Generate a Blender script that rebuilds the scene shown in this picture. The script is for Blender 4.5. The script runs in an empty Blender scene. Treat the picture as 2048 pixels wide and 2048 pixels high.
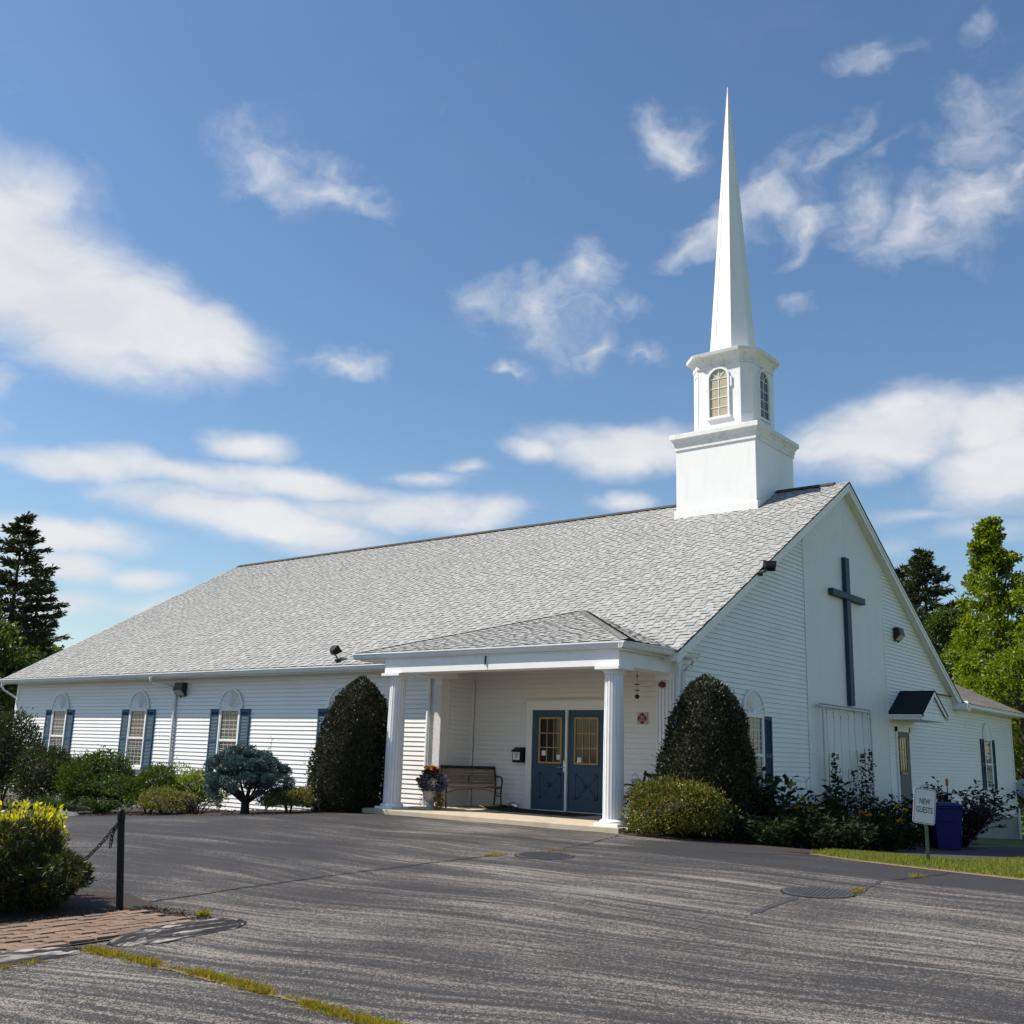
import bpy, bmesh, math, random
import numpy as np
from mathutils import Vector, Matrix
random.seed(11)
rng = np.random.default_rng(11)
S = bpy.context.scene
COL = S.collection
PI = math.pi

# ------------------------------------------------------------------ camera
cam = bpy.data.objects.new('camera', bpy.data.cameras.new('camera'))
COL.objects.link(cam)
R_ = Vector((0.78270799, 0.62169362, 0.02941493)); U_ = Vector((0.11793717, -0.19455549, 0.97377563))
F_ = Vector((-0.61111294, 0.75871286, 0.22560093))
cam.matrix_world = Matrix(((R_.x, U_.x, -F_.x, 9.615), (R_.y, U_.y, -F_.y, -16.919), (R_.z, U_.z, -F_.z, 1.130), (0, 0, 0, 1)))
cam.data.sensor_width = 36.0
cam.data.lens = 36.0 * 2084.6 / 2048.0
cam.data.clip_start = 0.05
cam.data.clip_end = 3000
S.camera = cam

# ------------------------------------------------------------------ sun, sky, exposure
SUNV = Vector((-.77, -.49, 1.13)).normalized()
ELEV = math.asin(SUNV.z)
ld = bpy.data.lights.new('sun', 'SUN'); ld.energy = 5.0; ld.angle = math.radians(.5); ld.color = (1, .935, .83)
sun = bpy.data.objects.new('sun', ld); COL.objects.link(sun)
sun.rotation_euler = (-SUNV).to_track_quat('-Z', 'Y').to_euler()
SKY_STRENGTH = .090
S.view_settings.view_transform = 'Standard'
S.view_settings.look = 'None'
S.view_settings.exposure = .50
S.view_settings.gamma = 1
S.cycles.use_denoising = True
S.cycles.max_bounces = 7
S.cycles.diffuse_bounces = 4
S.cycles.transparent_max_bounces = 6
S.cycles.use_adaptive_sampling = True
S.cycles.adaptive_threshold = .02
S.render.film_transparent = False

CLOUDS = [(-1.192, 0.419, 0.1738, 0.091, -0.41, 1.35, 0), (-1.115, 0.385, 0.14, 0.072, -0.32, 1.3, 0), (-1.039, 0.376, 0.103, 0.053, -0.32, 1.3, 0), (-0.978, 0.369, 0.07705, 0.0374, -0.23, 1.2, 0), (-1.163, 0.447, 0.085, 0.058, -0.32, 1.0, 0), (-1.165, 0.293, 0.06, 0.034, 0.29, 0.9, 1), (-0.926, 0.529, 0.067, 0.043, -0.23, 0.75, 1), (-0.879, 0.518, 0.072, 0.034, -0.41, 0.75, 1), (-0.841, 0.504, 0.038, 0.022, -0.49, 0.6, 1), (-0.856, 0.36, 0.044, 0.019, -0.14, 0.75, 1), (-0.876, 0.37, 0.031, 0.011, 0.2, 0.5, 1), (-0.951, 0.341, 0.056, 0.012, 0.38, 0.45, 1), (-1.088, 0.241, 0.099, 0.019, -0.02, 1.0, 0), (-1.001, 0.243, 0.128, 0.02, -0.06, 1.0, 0), (-0.945, 0.273, 0.055, 0.019, -0.02, 0.95, 0), (-0.876, 0.241, 0.158, 0.02, -0.07, 1.0, 0), (-0.765, 0.26, 0.079, 0.012, 0.08, 0.75, 0), (-0.721, 0.274, 0.035, 0.012, 0.03, 0.75, 0), (-0.985, 0.215, 0.118, 0.026, -0.06, 1.0, 0), (-0.901, 0.203, 0.162, 0.031, -0.11, 1.05, 0), (-0.788, 0.225, 0.148, 0.028, 0.1, 1.0, 0), (-0.7, 0.234, 0.069, 0.022, 0.12, 0.85, 0), (-1.085, 0.177, 0.097, 0.024, -0.0, 1.0, 0), (-1.093, 0.146, 0.073, 0.024, -0.06, 1.05, 0), (-1.017, 0.139, 0.053, 0.017, -0.06, 0.9, 0), (-1.098, 0.112, 0.082, 0.019, 0.03, 0.9, 0), (-1.01, 0.112, 0.106, 0.019, 0.08, 0.6, 0), (-0.655, 0.41, 0.068, 0.038, -0.23, 0.8, 1), (-0.717, 0.418, 0.042, 0.024, -0.14, 0.7, 1), (-0.615, 0.454, 0.045, 0.029, 0.2, 0.75, 1), (-0.598, 0.383, 0.028, 0.017, 0.2, 0.7, 1), (-0.677, 0.357, 0.026, 0.011, 0.03, 0.85, 1), (-0.558, 0.427, 0.042, 0.017, -0.23, 0.55, 1), (-0.55, 0.38, 0.031, 0.011, 0.03, 0.6, 1), (-0.487, 0.485, 0.081, 0.022, 0.41, 0.75, 1), (-0.421, 0.511, 0.082, 0.029, 0.41, 0.7, 1), (-0.511, 0.568, 0.054, 0.029, -0.23, 0.72, 1), (-0.371, 0.527, 0.067, 0.022, 0.47, 0.6, 1), (-0.392, 0.484, 0.041, 0.036, 0.47, 0.75, 1), (-0.398, 0.456, 0.027, 0.019, 0.38, 0.55, 1), (-0.332, 0.484, 0.041, 0.036, 0.38, 0.8, 1), (-0.284, 0.47, 0.059, 0.034, 0.47, 0.8, 1), (-0.234, 0.479, 0.07, 0.041, 0.47, 0.85, 1), (-0.22, 0.541, 0.067, 0.036, 0.55, 0.8, 1), (-0.294, 0.536, 0.033, 0.011, 0.47, 0.55, 1), (-0.193, 0.512, 0.039, 0.024, 0.55, 0.65, 1), (-0.302, 0.615, 0.053, 0.017, -0.06, 0.5, 1), (-0.219, 0.608, 0.029, 0.014, 0.73, 0.42, 1), (-0.398, 0.401, 0.031, 0.012, 0.03, 0.55, 1), (-0.558, 0.293, 0.11, 0.034, -0.07, 1.1, 0), (-0.652, 0.292, 0.045, 0.019, 0.03, 0.9, 0), (-0.572, 0.239, 0.044, 0.014, -0.06, 0.8, 0), (-0.317, 0.298, 0.13, 0.041, 0.2, 1.15, 0), (-0.372, 0.283, 0.07, 0.024, 0.24, 0.9, 0), (-0.227, 0.303, 0.07, 0.038, 0.03, 1.1, 0), (-0.222, 0.259, 0.089, 0.053, 0.12, 1.1, 0), (-0.246, 0.204, 0.083, 0.019, 0.03, 0.55, 0), (-0.331, 0.195, 0.073, 0.019, 0.03, 0.45, 0), (-0.291, 0.22, 0.098, 0.014, -0.06, 0.5, 0)]
w = bpy.data.worlds.new('World'); S.world = w; w.use_nodes = True
nt = w.node_tree; N = nt.nodes; LK = nt.links; N.clear()
def nd(t, **kw):
    n = N.new(t)
    for k, v in kw.items(): setattr(n, k, v)
    return n
def mth(op, a, b=None, c=None, clamp=False):
    n = nd('ShaderNodeMath', operation=op, use_clamp=clamp)
    for i, x in enumerate((a, b, c)):
        if x is None: continue
        if isinstance(x, (int, float)): n.inputs[i].default_value = x
        else: LK.new(x, n.inputs[i])
    return n.outputs[0]
sky = nd('ShaderNodeTexSky', sky_type='NISHITA')
sky.sun_disc = False
sky.sun_elevation = ELEV
sky.sun_rotation = math.atan2(SUNV.x, SUNV.y)
sky.altitude = 150; sky.air_density = 1.15; sky.dust_density = .5; sky.ozone_density = 2.6
hs = nd('ShaderNodeHueSaturation'); hs.inputs['Saturation'].default_value = 1.12
LK.new(sky.outputs[0], hs.inputs['Color'])
bg1 = nd('ShaderNodeBackground'); bg1.inputs[1].default_value = SKY_STRENGTH
LK.new(hs.outputs[0], bg1.inputs[0])
tc = nd('ShaderNodeTexCoord')
sep = nd('ShaderNodeSeparateXYZ'); LK.new(tc.outputs['Generated'], sep.inputs[0])
az = mth('ARCTAN2', sep.outputs[0], sep.outputs[1])
el = mth('ARCSINE', sep.outputs[2])
cmb = nd('ShaderNodeCombineXYZ'); LK.new(az, cmb.inputs[0]); LK.new(el, cmb.inputs[1])
def noise(vec, scale, detail=5, rough=.55, dist=0.0):
    n = nd('ShaderNodeTexNoise'); n.inputs['Scale'].default_value = scale
    n.inputs['Detail'].default_value = detail; n.inputs['Roughness'].default_value = rough; n.inputs['Distortion'].default_value = dist
    LK.new(vec, n.inputs['Vector']); return n
def warp(amount, scale, stretch):
    mp = nd('ShaderNodeMapping'); mp.inputs['Scale'].default_value = stretch; LK.new(cmb.outputs[0], mp.inputs[0])
    nn = noise(mp.outputs[0], scale, 4, .55)
    sub = nd('ShaderNodeVectorMath', operation='SUBTRACT'); LK.new(nn.outputs['Color'], sub.inputs[0]); sub.inputs[1].default_value = (.5, .5, .5)
    sc = nd('ShaderNodeVectorMath', operation='SCALE'); LK.new(sub.outputs[0], sc.inputs[0]); sc.inputs['Scale'].default_value = amount
    ad = nd('ShaderNodeVectorMath', operation='ADD'); LK.new(cmb.outputs[0], ad.inputs[0]); LK.new(sc.outputs[0], ad.inputs[1])
    return ad.outputs[0]
wv = [warp(.05, 7.0, (1, 1.6, 1)), warp(.11, 9.0, (1, 1.3, 1))]
acc = [None, None]
for (a, e, rx, ry, rot, wt, kind) in CLOUDS:
    mp = nd('ShaderNodeMapping', vector_type='TEXTURE')
    mp.inputs['Location'].default_value = (a, e, 0); mp.inputs['Rotation'].default_value = (0, 0, rot)
    mp.inputs['Scale'].default_value = (rx * (1.28 if kind == 0 else 1.4), ry * (1.22 if kind == 0 else 1.4), 1)
    LK.new(wv[kind], mp.inputs[0])
    g = nd('ShaderNodeTexGradient', gradient_type='SPHERICAL'); LK.new(mp.outputs[0], g.inputs[0])
    m = mth('MULTIPLY', g.outputs['Fac'], wt)
    acc[kind] = m if acc[kind] is None else mth('MAXIMUM', acc[kind], m)
def streak(scale, stretch, rot, detail, rough):
    mp = nd('ShaderNodeMapping'); mp.inputs['Scale'].default_value = stretch; mp.inputs['Rotation'].default_value = (0, 0, rot)
    LK.new(wv[1], mp.inputs[0]); return noise(mp.outputs[0], scale, detail, rough).outputs['Fac']
f0 = streak(9, (1, 2.6, 1), .05, 5, .5)
f1 = streak(13, (1, 1.6, 1), -.25, 9, .62)
d0 = mth('MULTIPLY', mth('ADD', acc[0], mth('MULTIPLY_ADD', f0, .80, -.55)), 1.35, clamp=True)
d1 = mth('MULTIPLY', mth('ADD', acc[1], mth('MULTIPLY_ADD', f1, 1.25, -.78)), 1.25, clamp=True)
d1 = mth('MULTIPLY', d1, .78)
# faint thin cloud low over the horizon
low = mth('MULTIPLY', mth('MULTIPLY_ADD', el, -5.5, .9, clamp=True), mth('MULTIPLY', mth('ADD', f0, -.3), 2.0, clamp=True))
veil = mth('MULTIPLY', mth('MULTIPLY', mth('ADD', streak(4.5, (1, 2.2, 1), -.2, 7, .6), -.47), 1.9, clamp=True), .22)
dens = mth('MAXIMUM', mth('MAXIMUM', mth('MAXIMUM', d0, d1), veil), mth('MULTIPLY', low, .55))
dens = mth('SMOOTH_MIN', dens, .95, .1)
sm = nd('ShaderNodeMapRange', interpolation_type='SMOOTHSTEP'); LK.new(dens, sm.inputs[0])
cr = nd('ShaderNodeMix', data_type='RGBA'); LK.new(mth('MULTIPLY_ADD', f0, 1.5, -.35, clamp=True), cr.inputs[0])
cr.inputs[6].default_value = (.70, .73, .79, 1); cr.inputs[7].default_value = (.92, .93, .945, 1)
bg2 = nd('ShaderNodeBackground'); LK.new(cr.outputs[2], bg2.inputs[0]); bg2.inputs[1].default_value = .68
mx = nd('ShaderNodeMixShader'); LK.new(sm.outputs[0], mx.inputs[0]); LK.new(bg1.outputs[0], mx.inputs[1]); LK.new(bg2.outputs[0], mx.inputs[2])
wo = nd('ShaderNodeOutputWorld'); LK.new(mx.outputs[0], wo.inputs[0])

# ------------------------------------------------------------------ materials
class Mat:
    """small node builder"""
    def __init__(s, name):
        s.m = bpy.data.materials.new(name); s.m.use_nodes = True
        s.nt = s.m.node_tree; s.nt.nodes.clear()
        s.out = s.n('ShaderNodeOutputMaterial'); s.b = s.n('ShaderNodeBsdfPrincipled')
        s.l(s.b.outputs[0], s.out.inputs[0])
    def n(s, t, **kw):
        x = s.nt.nodes.new(t)
        for k, v in kw.items(): setattr(x, k, v)
        return x
    def l(s, a, b): s.nt.links.new(a, b)
    def math(s, op, a, b=None, c=None, clamp=False):
        x = s.n('ShaderNodeMath', operation=op, use_clamp=clamp)
        for i, v in enumerate((a, b, c)):
            if v is None: continue
            if isinstance(v, (int, float)): x.inputs[i].default_value = v
            else: s.l(v, x.inputs[i])
        return x.outputs[0]
    def noise(s, vec, scale, detail=3, rough=.5, stretch=None, rot=None, color=False):
        if stretch or rot:
            mp = s.n('ShaderNodeMapping'); mp.inputs['Scale'].default_value = stretch or (1, 1, 1)
            if rot: mp.inputs['Rotation'].default_value = rot
            s.l(vec, mp.inputs[0]); vec = mp.outputs[0]
        x = s.n('ShaderNodeTexNoise'); x.inputs['Scale'].default_value = scale; x.inputs['Detail'].default_value = detail
        x.inputs['Roughness'].default_value = rough; s.l(vec, x.inputs['Vector'])
        return x.outputs['Color'] if color else x.outputs['Fac']
    def mix(s, f, a, b):
        x = s.n('ShaderNodeMix', data_type='RGBA')
        for i, v in ((0, f), (6, a), (7, b)):
            if isinstance(v, (int, float)): x.inputs[i].default_value = v
            elif isinstance(v, tuple): x.inputs[i].default_value = (*v[:3], 1)
            else: s.l(v, x.inputs[i])
        return x.outputs[2]
    def obj(s): return s.n('ShaderNodeTexCoord').outputs['Object']
    def pos(s): return s.n('ShaderNodeNewGeometry').outputs['Position']
    def island(s): return s.n('ShaderNodeNewGeometry').outputs['Random Per Island']
    def bump(s, h, dist=.01, strength=.5):
        x = s.n('ShaderNodeBump'); x.inputs['Distance'].default_value = dist; x.inputs['Strength'].default_value = strength
        s.l(h, x.inputs['Height']); s.l(x.outputs[0], s.b.inputs['Normal'])
    def ramp(s, f, stops):
        x = s.n('ShaderNodeValToRGB'); e = x.color_ramp.elements
        while len(e) < len(stops): e.new(.5)
        for i, (p, c) in enumerate(stops): e[i].position = p; e[i].color = (*c, 1)
        s.l(f, x.inputs[0]); return x.outputs[0]

def pm(name, col, rough=.6, var=.1, scale=5, bump=0, bscale=60, metal=0, spec=.4, isl=0, dirt=None):
    m = Mat(name); p = m.pos()
    n = m.noise(p, scale, 4, .6)
    lo = tuple(max(0, c * (1 - var)) for c in col); hi = tuple(min(1, c * (1 + var)) for c in col)
    c = m.mix(m.math('MULTIPLY_ADD', n, 1.8, -.4, clamp=True), lo, hi)
    if isl:
        c = m.mix(m.math('MULTIPLY', m.island(), isl), c, tuple(x * .45 for x in col))
    if dirt:
        f = m.math('MULTIPLY', m.noise(p, dirt[1], 6, .7, stretch=dirt[2]), 1)
        c = m.mix(m.math('MULTIPLY', m.math('MULTIPLY_ADD', f, 5, -2.6, clamp=True), dirt[3]), c, dirt[0])
    m.l(c, m.b.inputs['Base Color'])
    m.b.inputs['Roughness'].default_value = rough; m.b.inputs['Metallic'].default_value = metal
    m.b.inputs['Specular IOR Level'].default_value = spec
    if bump: m.bump(m.noise(p, bscale, 3, .6), bump, .6)
    return m.m

def leafmat(name, cols, trans=.35, rough=.55, spec=.3, patch=.5, pscale=1.2):
    """leaf colour varies from leaf to leaf and in broad patches"""
    m = Mat(name); r = m.island()
    k = len(cols)
    c = m.ramp(r, [(i / (k - 1), cols[i]) for i in range(k)])
    n = m.noise(m.pos(), pscale, 3, .6)
    c = m.mix(m.math('MULTIPLY', m.math('MULTIPLY_ADD', n, 3, -1, clamp=True), patch), c, cols[k // 2])
    m.l(c, m.b.inputs['Base Color']); m.b.inputs['Roughness'].default_value = rough
    m.b.inputs['Specular IOR Level'].default_value = spec
    if trans:
        t = m.n('ShaderNodeBsdfTranslucent'); s2 = m.n('ShaderNodeMixShader'); s2.inputs[0].default_value = trans
        hsv = m.n('ShaderNodeHueSaturation'); hsv.inputs['Saturation'].default_value = 1.15; hsv.inputs['Value'].default_value = 1.5; m.l(c, hsv.inputs['Color'])
        m.l(hsv.outputs[0], t.inputs[0]); m.l(m.b.outputs[0], s2.inputs[1]); m.l(t.outputs[0], s2.inputs[2]); m.l(s2.outputs[0], m.out.inputs[0])
    return m.m

WHITE = (.80, .795, .775)
M = {}
M['siding'] = pm('white_vinyl_siding', WHITE, .5, .03, .9, dirt=((.62, .60, .54), 2.2, (.4, .4, 1), .25))
M['lapedge'] = pm('siding_shade_line', (.20, .195, .18), .8, .1, 5)  # lap undersides darkened to paint a shade line under each course
M['trim'] = pm('white_trim', (.80, .795, .785), .5, .03, 3, dirt=((.55, .53, .47), 3.0, (1, 1, .5), .22))
M['chevron'] = None
M['gutter'] = pm('white_gutter', (.76, .765, .77), .35, .04, 2, dirt=((.42, .41, .38), 5.0, (1, 4, 4), .45))
M['steeple'] = pm('white_painted_panel', (.82, .815, .80), .45, .03, 1.5, dirt=((.52, .51, .47), 3.5, (1, 1, .18), .25))
M['cornice'] = pm('weathered_white_cornice', (.76, .755, .735), .55, .05, 4, dirt=((.20, .19, .165), 5.0, (1, 1, .8), .5))
M['darkedge'] = pm('dark_edge_and_shade_line', (.018, .017, .017), .8, .3, 5)
M['shutter'] = pm('blue_vinyl_shutter', (.030, .082, .130), .55, .1, 4, spec=.25)
M['navy'] = pm('dark_blue_and_shaded_shutter', (.022, .050, .086), .55, .08, 3, spec=.25)
M['doorblue'] = pm('blue_steel_door', (.040, .075, .118), .5, .06, 4, spec=.3)
M['gold'] = pm('tan_wood_trim', (.42, .27, .11), .5, .15, 12)
M['black'] = pm('black_metal', (.008, .008, .009), .45, .2, 6, spec=.2)
M['blackrough'] = pm('black_iron', (.016, .015, .014), .6, .3, 10)
M['bronze'] = pm('dark_bronze_metal', (.02, .016, .014), .5, .2, 6)
M['chrome'] = pm('brushed_steel', (.6, .6, .6), .3, .1, 10, metal=1)
M['glass_lamp'] = pm('frosted_lamp_glass', (.45, .43, .36), .25, .1, 6)
M['paper'] = pm('white_paper', (.74, .74, .72), .8, .05, 8)
M['ink'] = pm('dark_print', (.06, .06, .055), .8, .1, 8)
M['red'] = pm('red_plastic', (.22, .012, .015), .4, .1, 8)
M['signred'] = pm('dark_red_print', (.20, .010, .015), .6, .1, 20)
M['signwhite'] = pm('weathered_sign_face', (.50, .48, .42), .6, .1, 20)
M['brownstain'] = pm('clay_beige', (.55, .50, .42), .7, .08, 10, bump=.002)
M['concrete'] = pm('porch_concrete', (.44, .37, .27), .85, .14, 5, bump=.003, bscale=90, dirt=((.26, .19, .12), 1.6, (1, 1, 1), .5))
M['foundation'] = pm('grey_concrete', (.27, .265, .245), .9, .15, 3, bump=.003, bscale=50, dirt=((.14, .13, .11), 2.0, (1, 1, 1), .5))
M['matblack'] = pm('black_rubber_mat', (.008, .008, .008), .9, .3, 30)
M['tan'] = pm('tan_mat_backing', (.40, .25, .11), .9, .1, 10)
M['wood'] = pm('brown_bench_wood', (.25, .175, .105), .6, .2, 8, isl=.3)
M['bark'] = pm('tree_bark', (.075, .058, .045), .9, .35, 9, bump=.02, bscale=14)
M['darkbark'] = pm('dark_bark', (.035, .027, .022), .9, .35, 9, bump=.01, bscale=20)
M['bluebin'] = pm('dark_blue_plastic', (.012, .011, .11), .5, .08, 4, spec=.25)
M['orange'] = pm('orange_plastic', (.55, .16, .01), .6, .05, 8)
M['signface'] = pm('white_sign_sheeting', (.66, .67, .68), .4, .04, 8)
M['signink'] = pm('dark_green_black_ink', (.012, .02, .018), .5, .1, 8)
M['greenpost'] = pm('dark_green_steel', (.012, .028, .02), .5, .2, 8)
M['dish'] = pm('pale_grey_dish', (.42, .43, .45), .45, .05, 4)
M['whiteplastic'] = pm('white_plastic', (.72, .71, .69), .4, .05, 8)
M['lattice'] = pm('weathered_white_wood', (.60, .60, .58), .7, .12, 8)
M['string'] = pm('dark_twine', (.10, .095, .085), .9, .2, 8)

# clapboard-like chevron boards: grooves follow |y - centre| + z
m = Mat('white_chevron_boards'); p = m.pos(); sp_ = m.n('ShaderNodeSeparateXYZ'); m.l(p, sp_.inputs[0])
d = m.math('ADD', m.math('ABSOLUTE', m.math('SUBTRACT', sp_.outputs[1], 8.343)), sp_.outputs[2])
fr = m.math('FRACT', m.math('MULTIPLY', d, 1 / .155))
g = m.math('MINIMUM', m.math('MULTIPLY', fr, 9), 1.0)
m.l(m.mix(m.noise(p, 1.5, 4), (.70, .695, .67), (.80, .795, .78)), m.b.inputs['Base Color'])
m.b.inputs['Roughness'].default_value = .5
bl = m.math('ADD', m.math('MULTIPLY', fr, -.5), g)
m.bump(bl, .02, 1.0); M['chevron'] = m.m

# window glass with pale curtains right behind it
m = Mat('window_glass'); p = m.pos()
cz = m.noise(p, 22, 3, .6, stretch=(1, 1, .06))
m.l(m.mix(m.math('MULTIPLY_ADD', cz, 2.2, -.6, clamp=True), (.032, .032, .029), (.080, .078, .070)), m.b.inputs['Base Color'])
m.b.inputs['Roughness'].default_value = .04; m.b.inputs['Specular IOR Level'].default_value = .6; M['glass'] = m.m
m = Mat('dark_door_glass'); m.l(m.mix(m.noise(m.pos(), 7, 3), (.004, .004, .004), (.02, .018, .016)), m.b.inputs['Base Color'])
m.b.inputs['Roughness'].default_value = .06; m.b.inputs['Specular IOR Level'].default_value = .5; M['darkglass'] = m.m
M['belfryglass'] = pm('tan_belfry_panel', (.42, .37, .26), .5, .1, 6)

# shingles: every tab gets its own grey
m = Mat('grey_asphalt_shingle'); r = m.island(); p = m.pos()
c = m.ramp(r, [(0, (.275, .275, .268)), (.35, (.32, .32, .312)), (.7, (.355, .354, .345)), (1, (.39, .388, .378))])
sp_n = m.noise(p, 160, 2, .7)
c = m.mix(m.math('MULTIPLY_ADD', sp_n, 1.6, -.6, clamp=True), c, (.23, .23, .224))
lg = m.noise(p, .5, 4, .6)
c = m.mix(m.math('MULTIPLY', m.math('MULTIPLY_ADD', lg, 3, -1.2, clamp=True), .3), c, (.29, .287, .275))
m.l(c, m.b.inputs['Base Color']); m.b.inputs['Roughness'].default_value = .95; m.b.inputs['Specular IOR Level'].default_value = .15
m.bump(sp_n, .002, .5); M['shingle'] = m.m
M['shingleedge'] = pm('dark_shingle_edge', (.045, .043, .04), .95, .2, 20)
M['blackshingle'] = pm('black_shingle', (.014, .014, .017), .9, .25, 14, bump=.004, bscale=60)
M['brownshingle'] = pm('brown_grey_shingle', (.20, .175, .15), .95, .15, 9, isl=.5, bump=.004, bscale=90)

# sealed asphalt, worn back to pale stone in plough-scrape streaks
m = Mat('worn_sealed_asphalt'); p = m.pos(); s3 = m.n('ShaderNodeSeparateXYZ'); m.l(p, s3.inputs[0]); X, Y = s3.outputs[0], s3.outputs[1]
near = m.n('ShaderNodeMapRange', interpolation_type='SMOOTHSTEP'); m.l(Y, near.inputs[0])
near.inputs['From Min'].default_value = -8.0; near.inputs['From Max'].default_value = -12.5
wob = m.math('MULTIPLY_ADD', m.noise(p, .22, 2, .5), 1.5, -.75)
sY = m.math('SUBTRACT', m.math('ADD', Y, wob), m.math('MULTIPLY', m.math('MULTIPLY', m.math('SUBTRACT', X, 3.0), .42), near.outputs[0]))
cv = m.n('ShaderNodeCombineXYZ'); m.l(X, cv.inputs[0]); m.l(sY, cv.inputs[1])
n1 = m.noise(cv.outputs[0], 1.0, 6, .6, stretch=(.22, 1.9, 1))
n2 = m.noise(cv.outputs[0], 1.0, 6, .7, stretch=(.4, 9.5, 1))
n3 = m.noise(p, .33, 3, .5)
wear = m.math('ADD', m.math('ADD', m.math('MULTIPLY', n1, 1.6), m.math('MULTIPLY', n2, 2.0)), m.math('MULTIPLY_ADD', n3, 1.1, -1.78))
# tightly sealed margins: by the lawn, round the brick corner
mg = m.n('ShaderNodeMapRange', interpolation_type='SMOOTHSTEP'); m.l(m.math('ADD', Y, m.math('MULTIPLY', X, .10)), mg.inputs[0]); mg.inputs['From Min'].default_value = -4.25; mg.inputs['From Max'].default_value = -3.8
gx = m.n('ShaderNodeMapRange', interpolation_type='SMOOTHSTEP'); m.l(X, gx.inputs[0]); gx.inputs['From Min'].default_value = .8; gx.inputs['From Max'].default_value = 2.0
gl = m.n('ShaderNodeMapRange', interpolation_type='SMOOTHSTEP'); m.l(m.math('ADD', X, m.math('MULTIPLY', Y, .6)), gl.inputs[0]); gl.inputs['From Min'].default_value = -4.2; gl.inputs['From Max'].default_value = -7.0
gl2 = m.n('ShaderNodeMapRange', interpolation_type='SMOOTHSTEP'); m.l(X, gl2.inputs[0]); gl2.inputs['From Min'].default_value = 3.6; gl2.inputs['From Max'].default_value = 1.5
pr = m.math('SUBTRACT', wear, m.math('MULTIPLY', m.math('MULTIPLY', mg.outputs[0], gx.outputs[0]), .55))
pr = m.math('SUBTRACT', pr, m.math('MULTIPLY', m.math('MULTIPLY', gl.outputs[0], gl2.outputs[0]), .28))
spk = m.math('ADD', m.math('MULTIPLY', m.noise(p, 95, 2, .6), .65), m.math('MULTIPLY', m.noise(p, 38, 2, .6), .35))
ex = m.math('MULTIPLY', m.math('ADD', spk, m.math('MULTIPLY_ADD', pr, .26, -.645)), 8, clamp=True)
# pale straight seam between the lot and the lawn-side strip
sm_ = m.math('ABSOLUTE', m.math('ADD', m.math('ADD', Y, m.math('MULTIPLY', X, .122)), m.math('MULTIPLY_ADD', m.noise(p, 2.5, 3), .05, 4.02)))
sl = m.math('MULTIPLY', m.math('MULTIPLY_ADD', sm_, -26, 1, clamp=True), m.math('MULTIPLY', gx.outputs[0], m.math('MULTIPLY_ADD', m.noise(p, 30, 3), 3, -1.0, clamp=True)))
ex = m.math('MAXIMUM', ex, m.math('MULTIPLY', sl, .9))
seal = m.mix(m.noise(p, 1.3, 5, .65), (.022, .021, .023), (.043, .041, .043))
stone = m.mix(m.noise(p, 60, 2), (.16, .143, .127), (.37, .33, .287))
m.l(m.mix(ex, seal, stone), m.b.inputs['Base Color'])
m.b.inputs['Roughness'].default_value = .8; m.b.inputs['Specular IOR Level'].default_value = .25
m.bump(m.math('ADD', m.noise(p, 110, 3, .7), m.math('MULTIPLY', ex, .4)), .006, .7); M['asphalt'] = m.m
m = Mat('dark_asphalt'); p = m.pos(); m.l(m.mix(m.noise(p, 2, 5), (.022, .022, .025), (.045, .045, .048)), m.b.inputs['Base Color']); m.b.inputs['Roughness'].default_value = .85; m.bump(m.noise(p, 110, 3), .005, .6); M['darkasphalt'] = m.m
m = Mat('scraped_asphalt_lip'); p = m.pos()
st = m.noise(p, 1, 5, .6, stretch=(24, 1.6, 20), rot=(0, 0, .22))
m.l(m.mix(m.math('MULTIPLY_ADD', st, 9, -4.5, clamp=True), (.022, .021, .022), (.40, .365, .33)), m.b.inputs['Base Color']); m.b.inputs['Roughness'].default_value = .9
m.bump(m.math('ADD', st, m.math('MULTIPLY', m.noise(p, 90, 3), .3)), .02, .8); M['lip'] = m.m
M['crack'] = pm('black_crack', (.006, .006, .006), .95, .3, 20)
M['iron'] = pm('cast_iron_cover', (.055, .055, .058), .65, .2, 12, bump=.003, bscale=70)
M['brick'] = pm('brick_paver', (.22, .145, .10), .9, .25, 9, isl=.55, bump=.004, bscale=70)
M['joint'] = pm('paver_joint_soil', (.05, .042, .03), .95, .4, 30, bump=.006, bscale=80)
M['mulch'] = pm('dark_bark_mulch', (.030, .022, .017), .95, .5, 24, bump=.03, bscale=26)
M['gravel'] = pm('dark_gravel', (.06, .055, .05), .95, .4, 30, isl=.6)
m = Mat('ground_grass'); p = m.pos()
m.l(m.mix(m.noise(p, .5, 5, .6), (.060, .095, .016), (.13, .14, .030)), m.b.inputs['Base Color']); m.b.inputs['Roughness'].default_value = .95; m.bump(m.noise(p, 40, 3), .03, .6); M['turf'] = m.m
M['soil'] = pm('dry_soil', (.19, .13, .075), .95, .25, 12, bump=.01, bscale=40)
M['rock'] = pm('grey_rock', (.12, .115, .105), .9, .3, 8, bump=.02, bscale=14)

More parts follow.
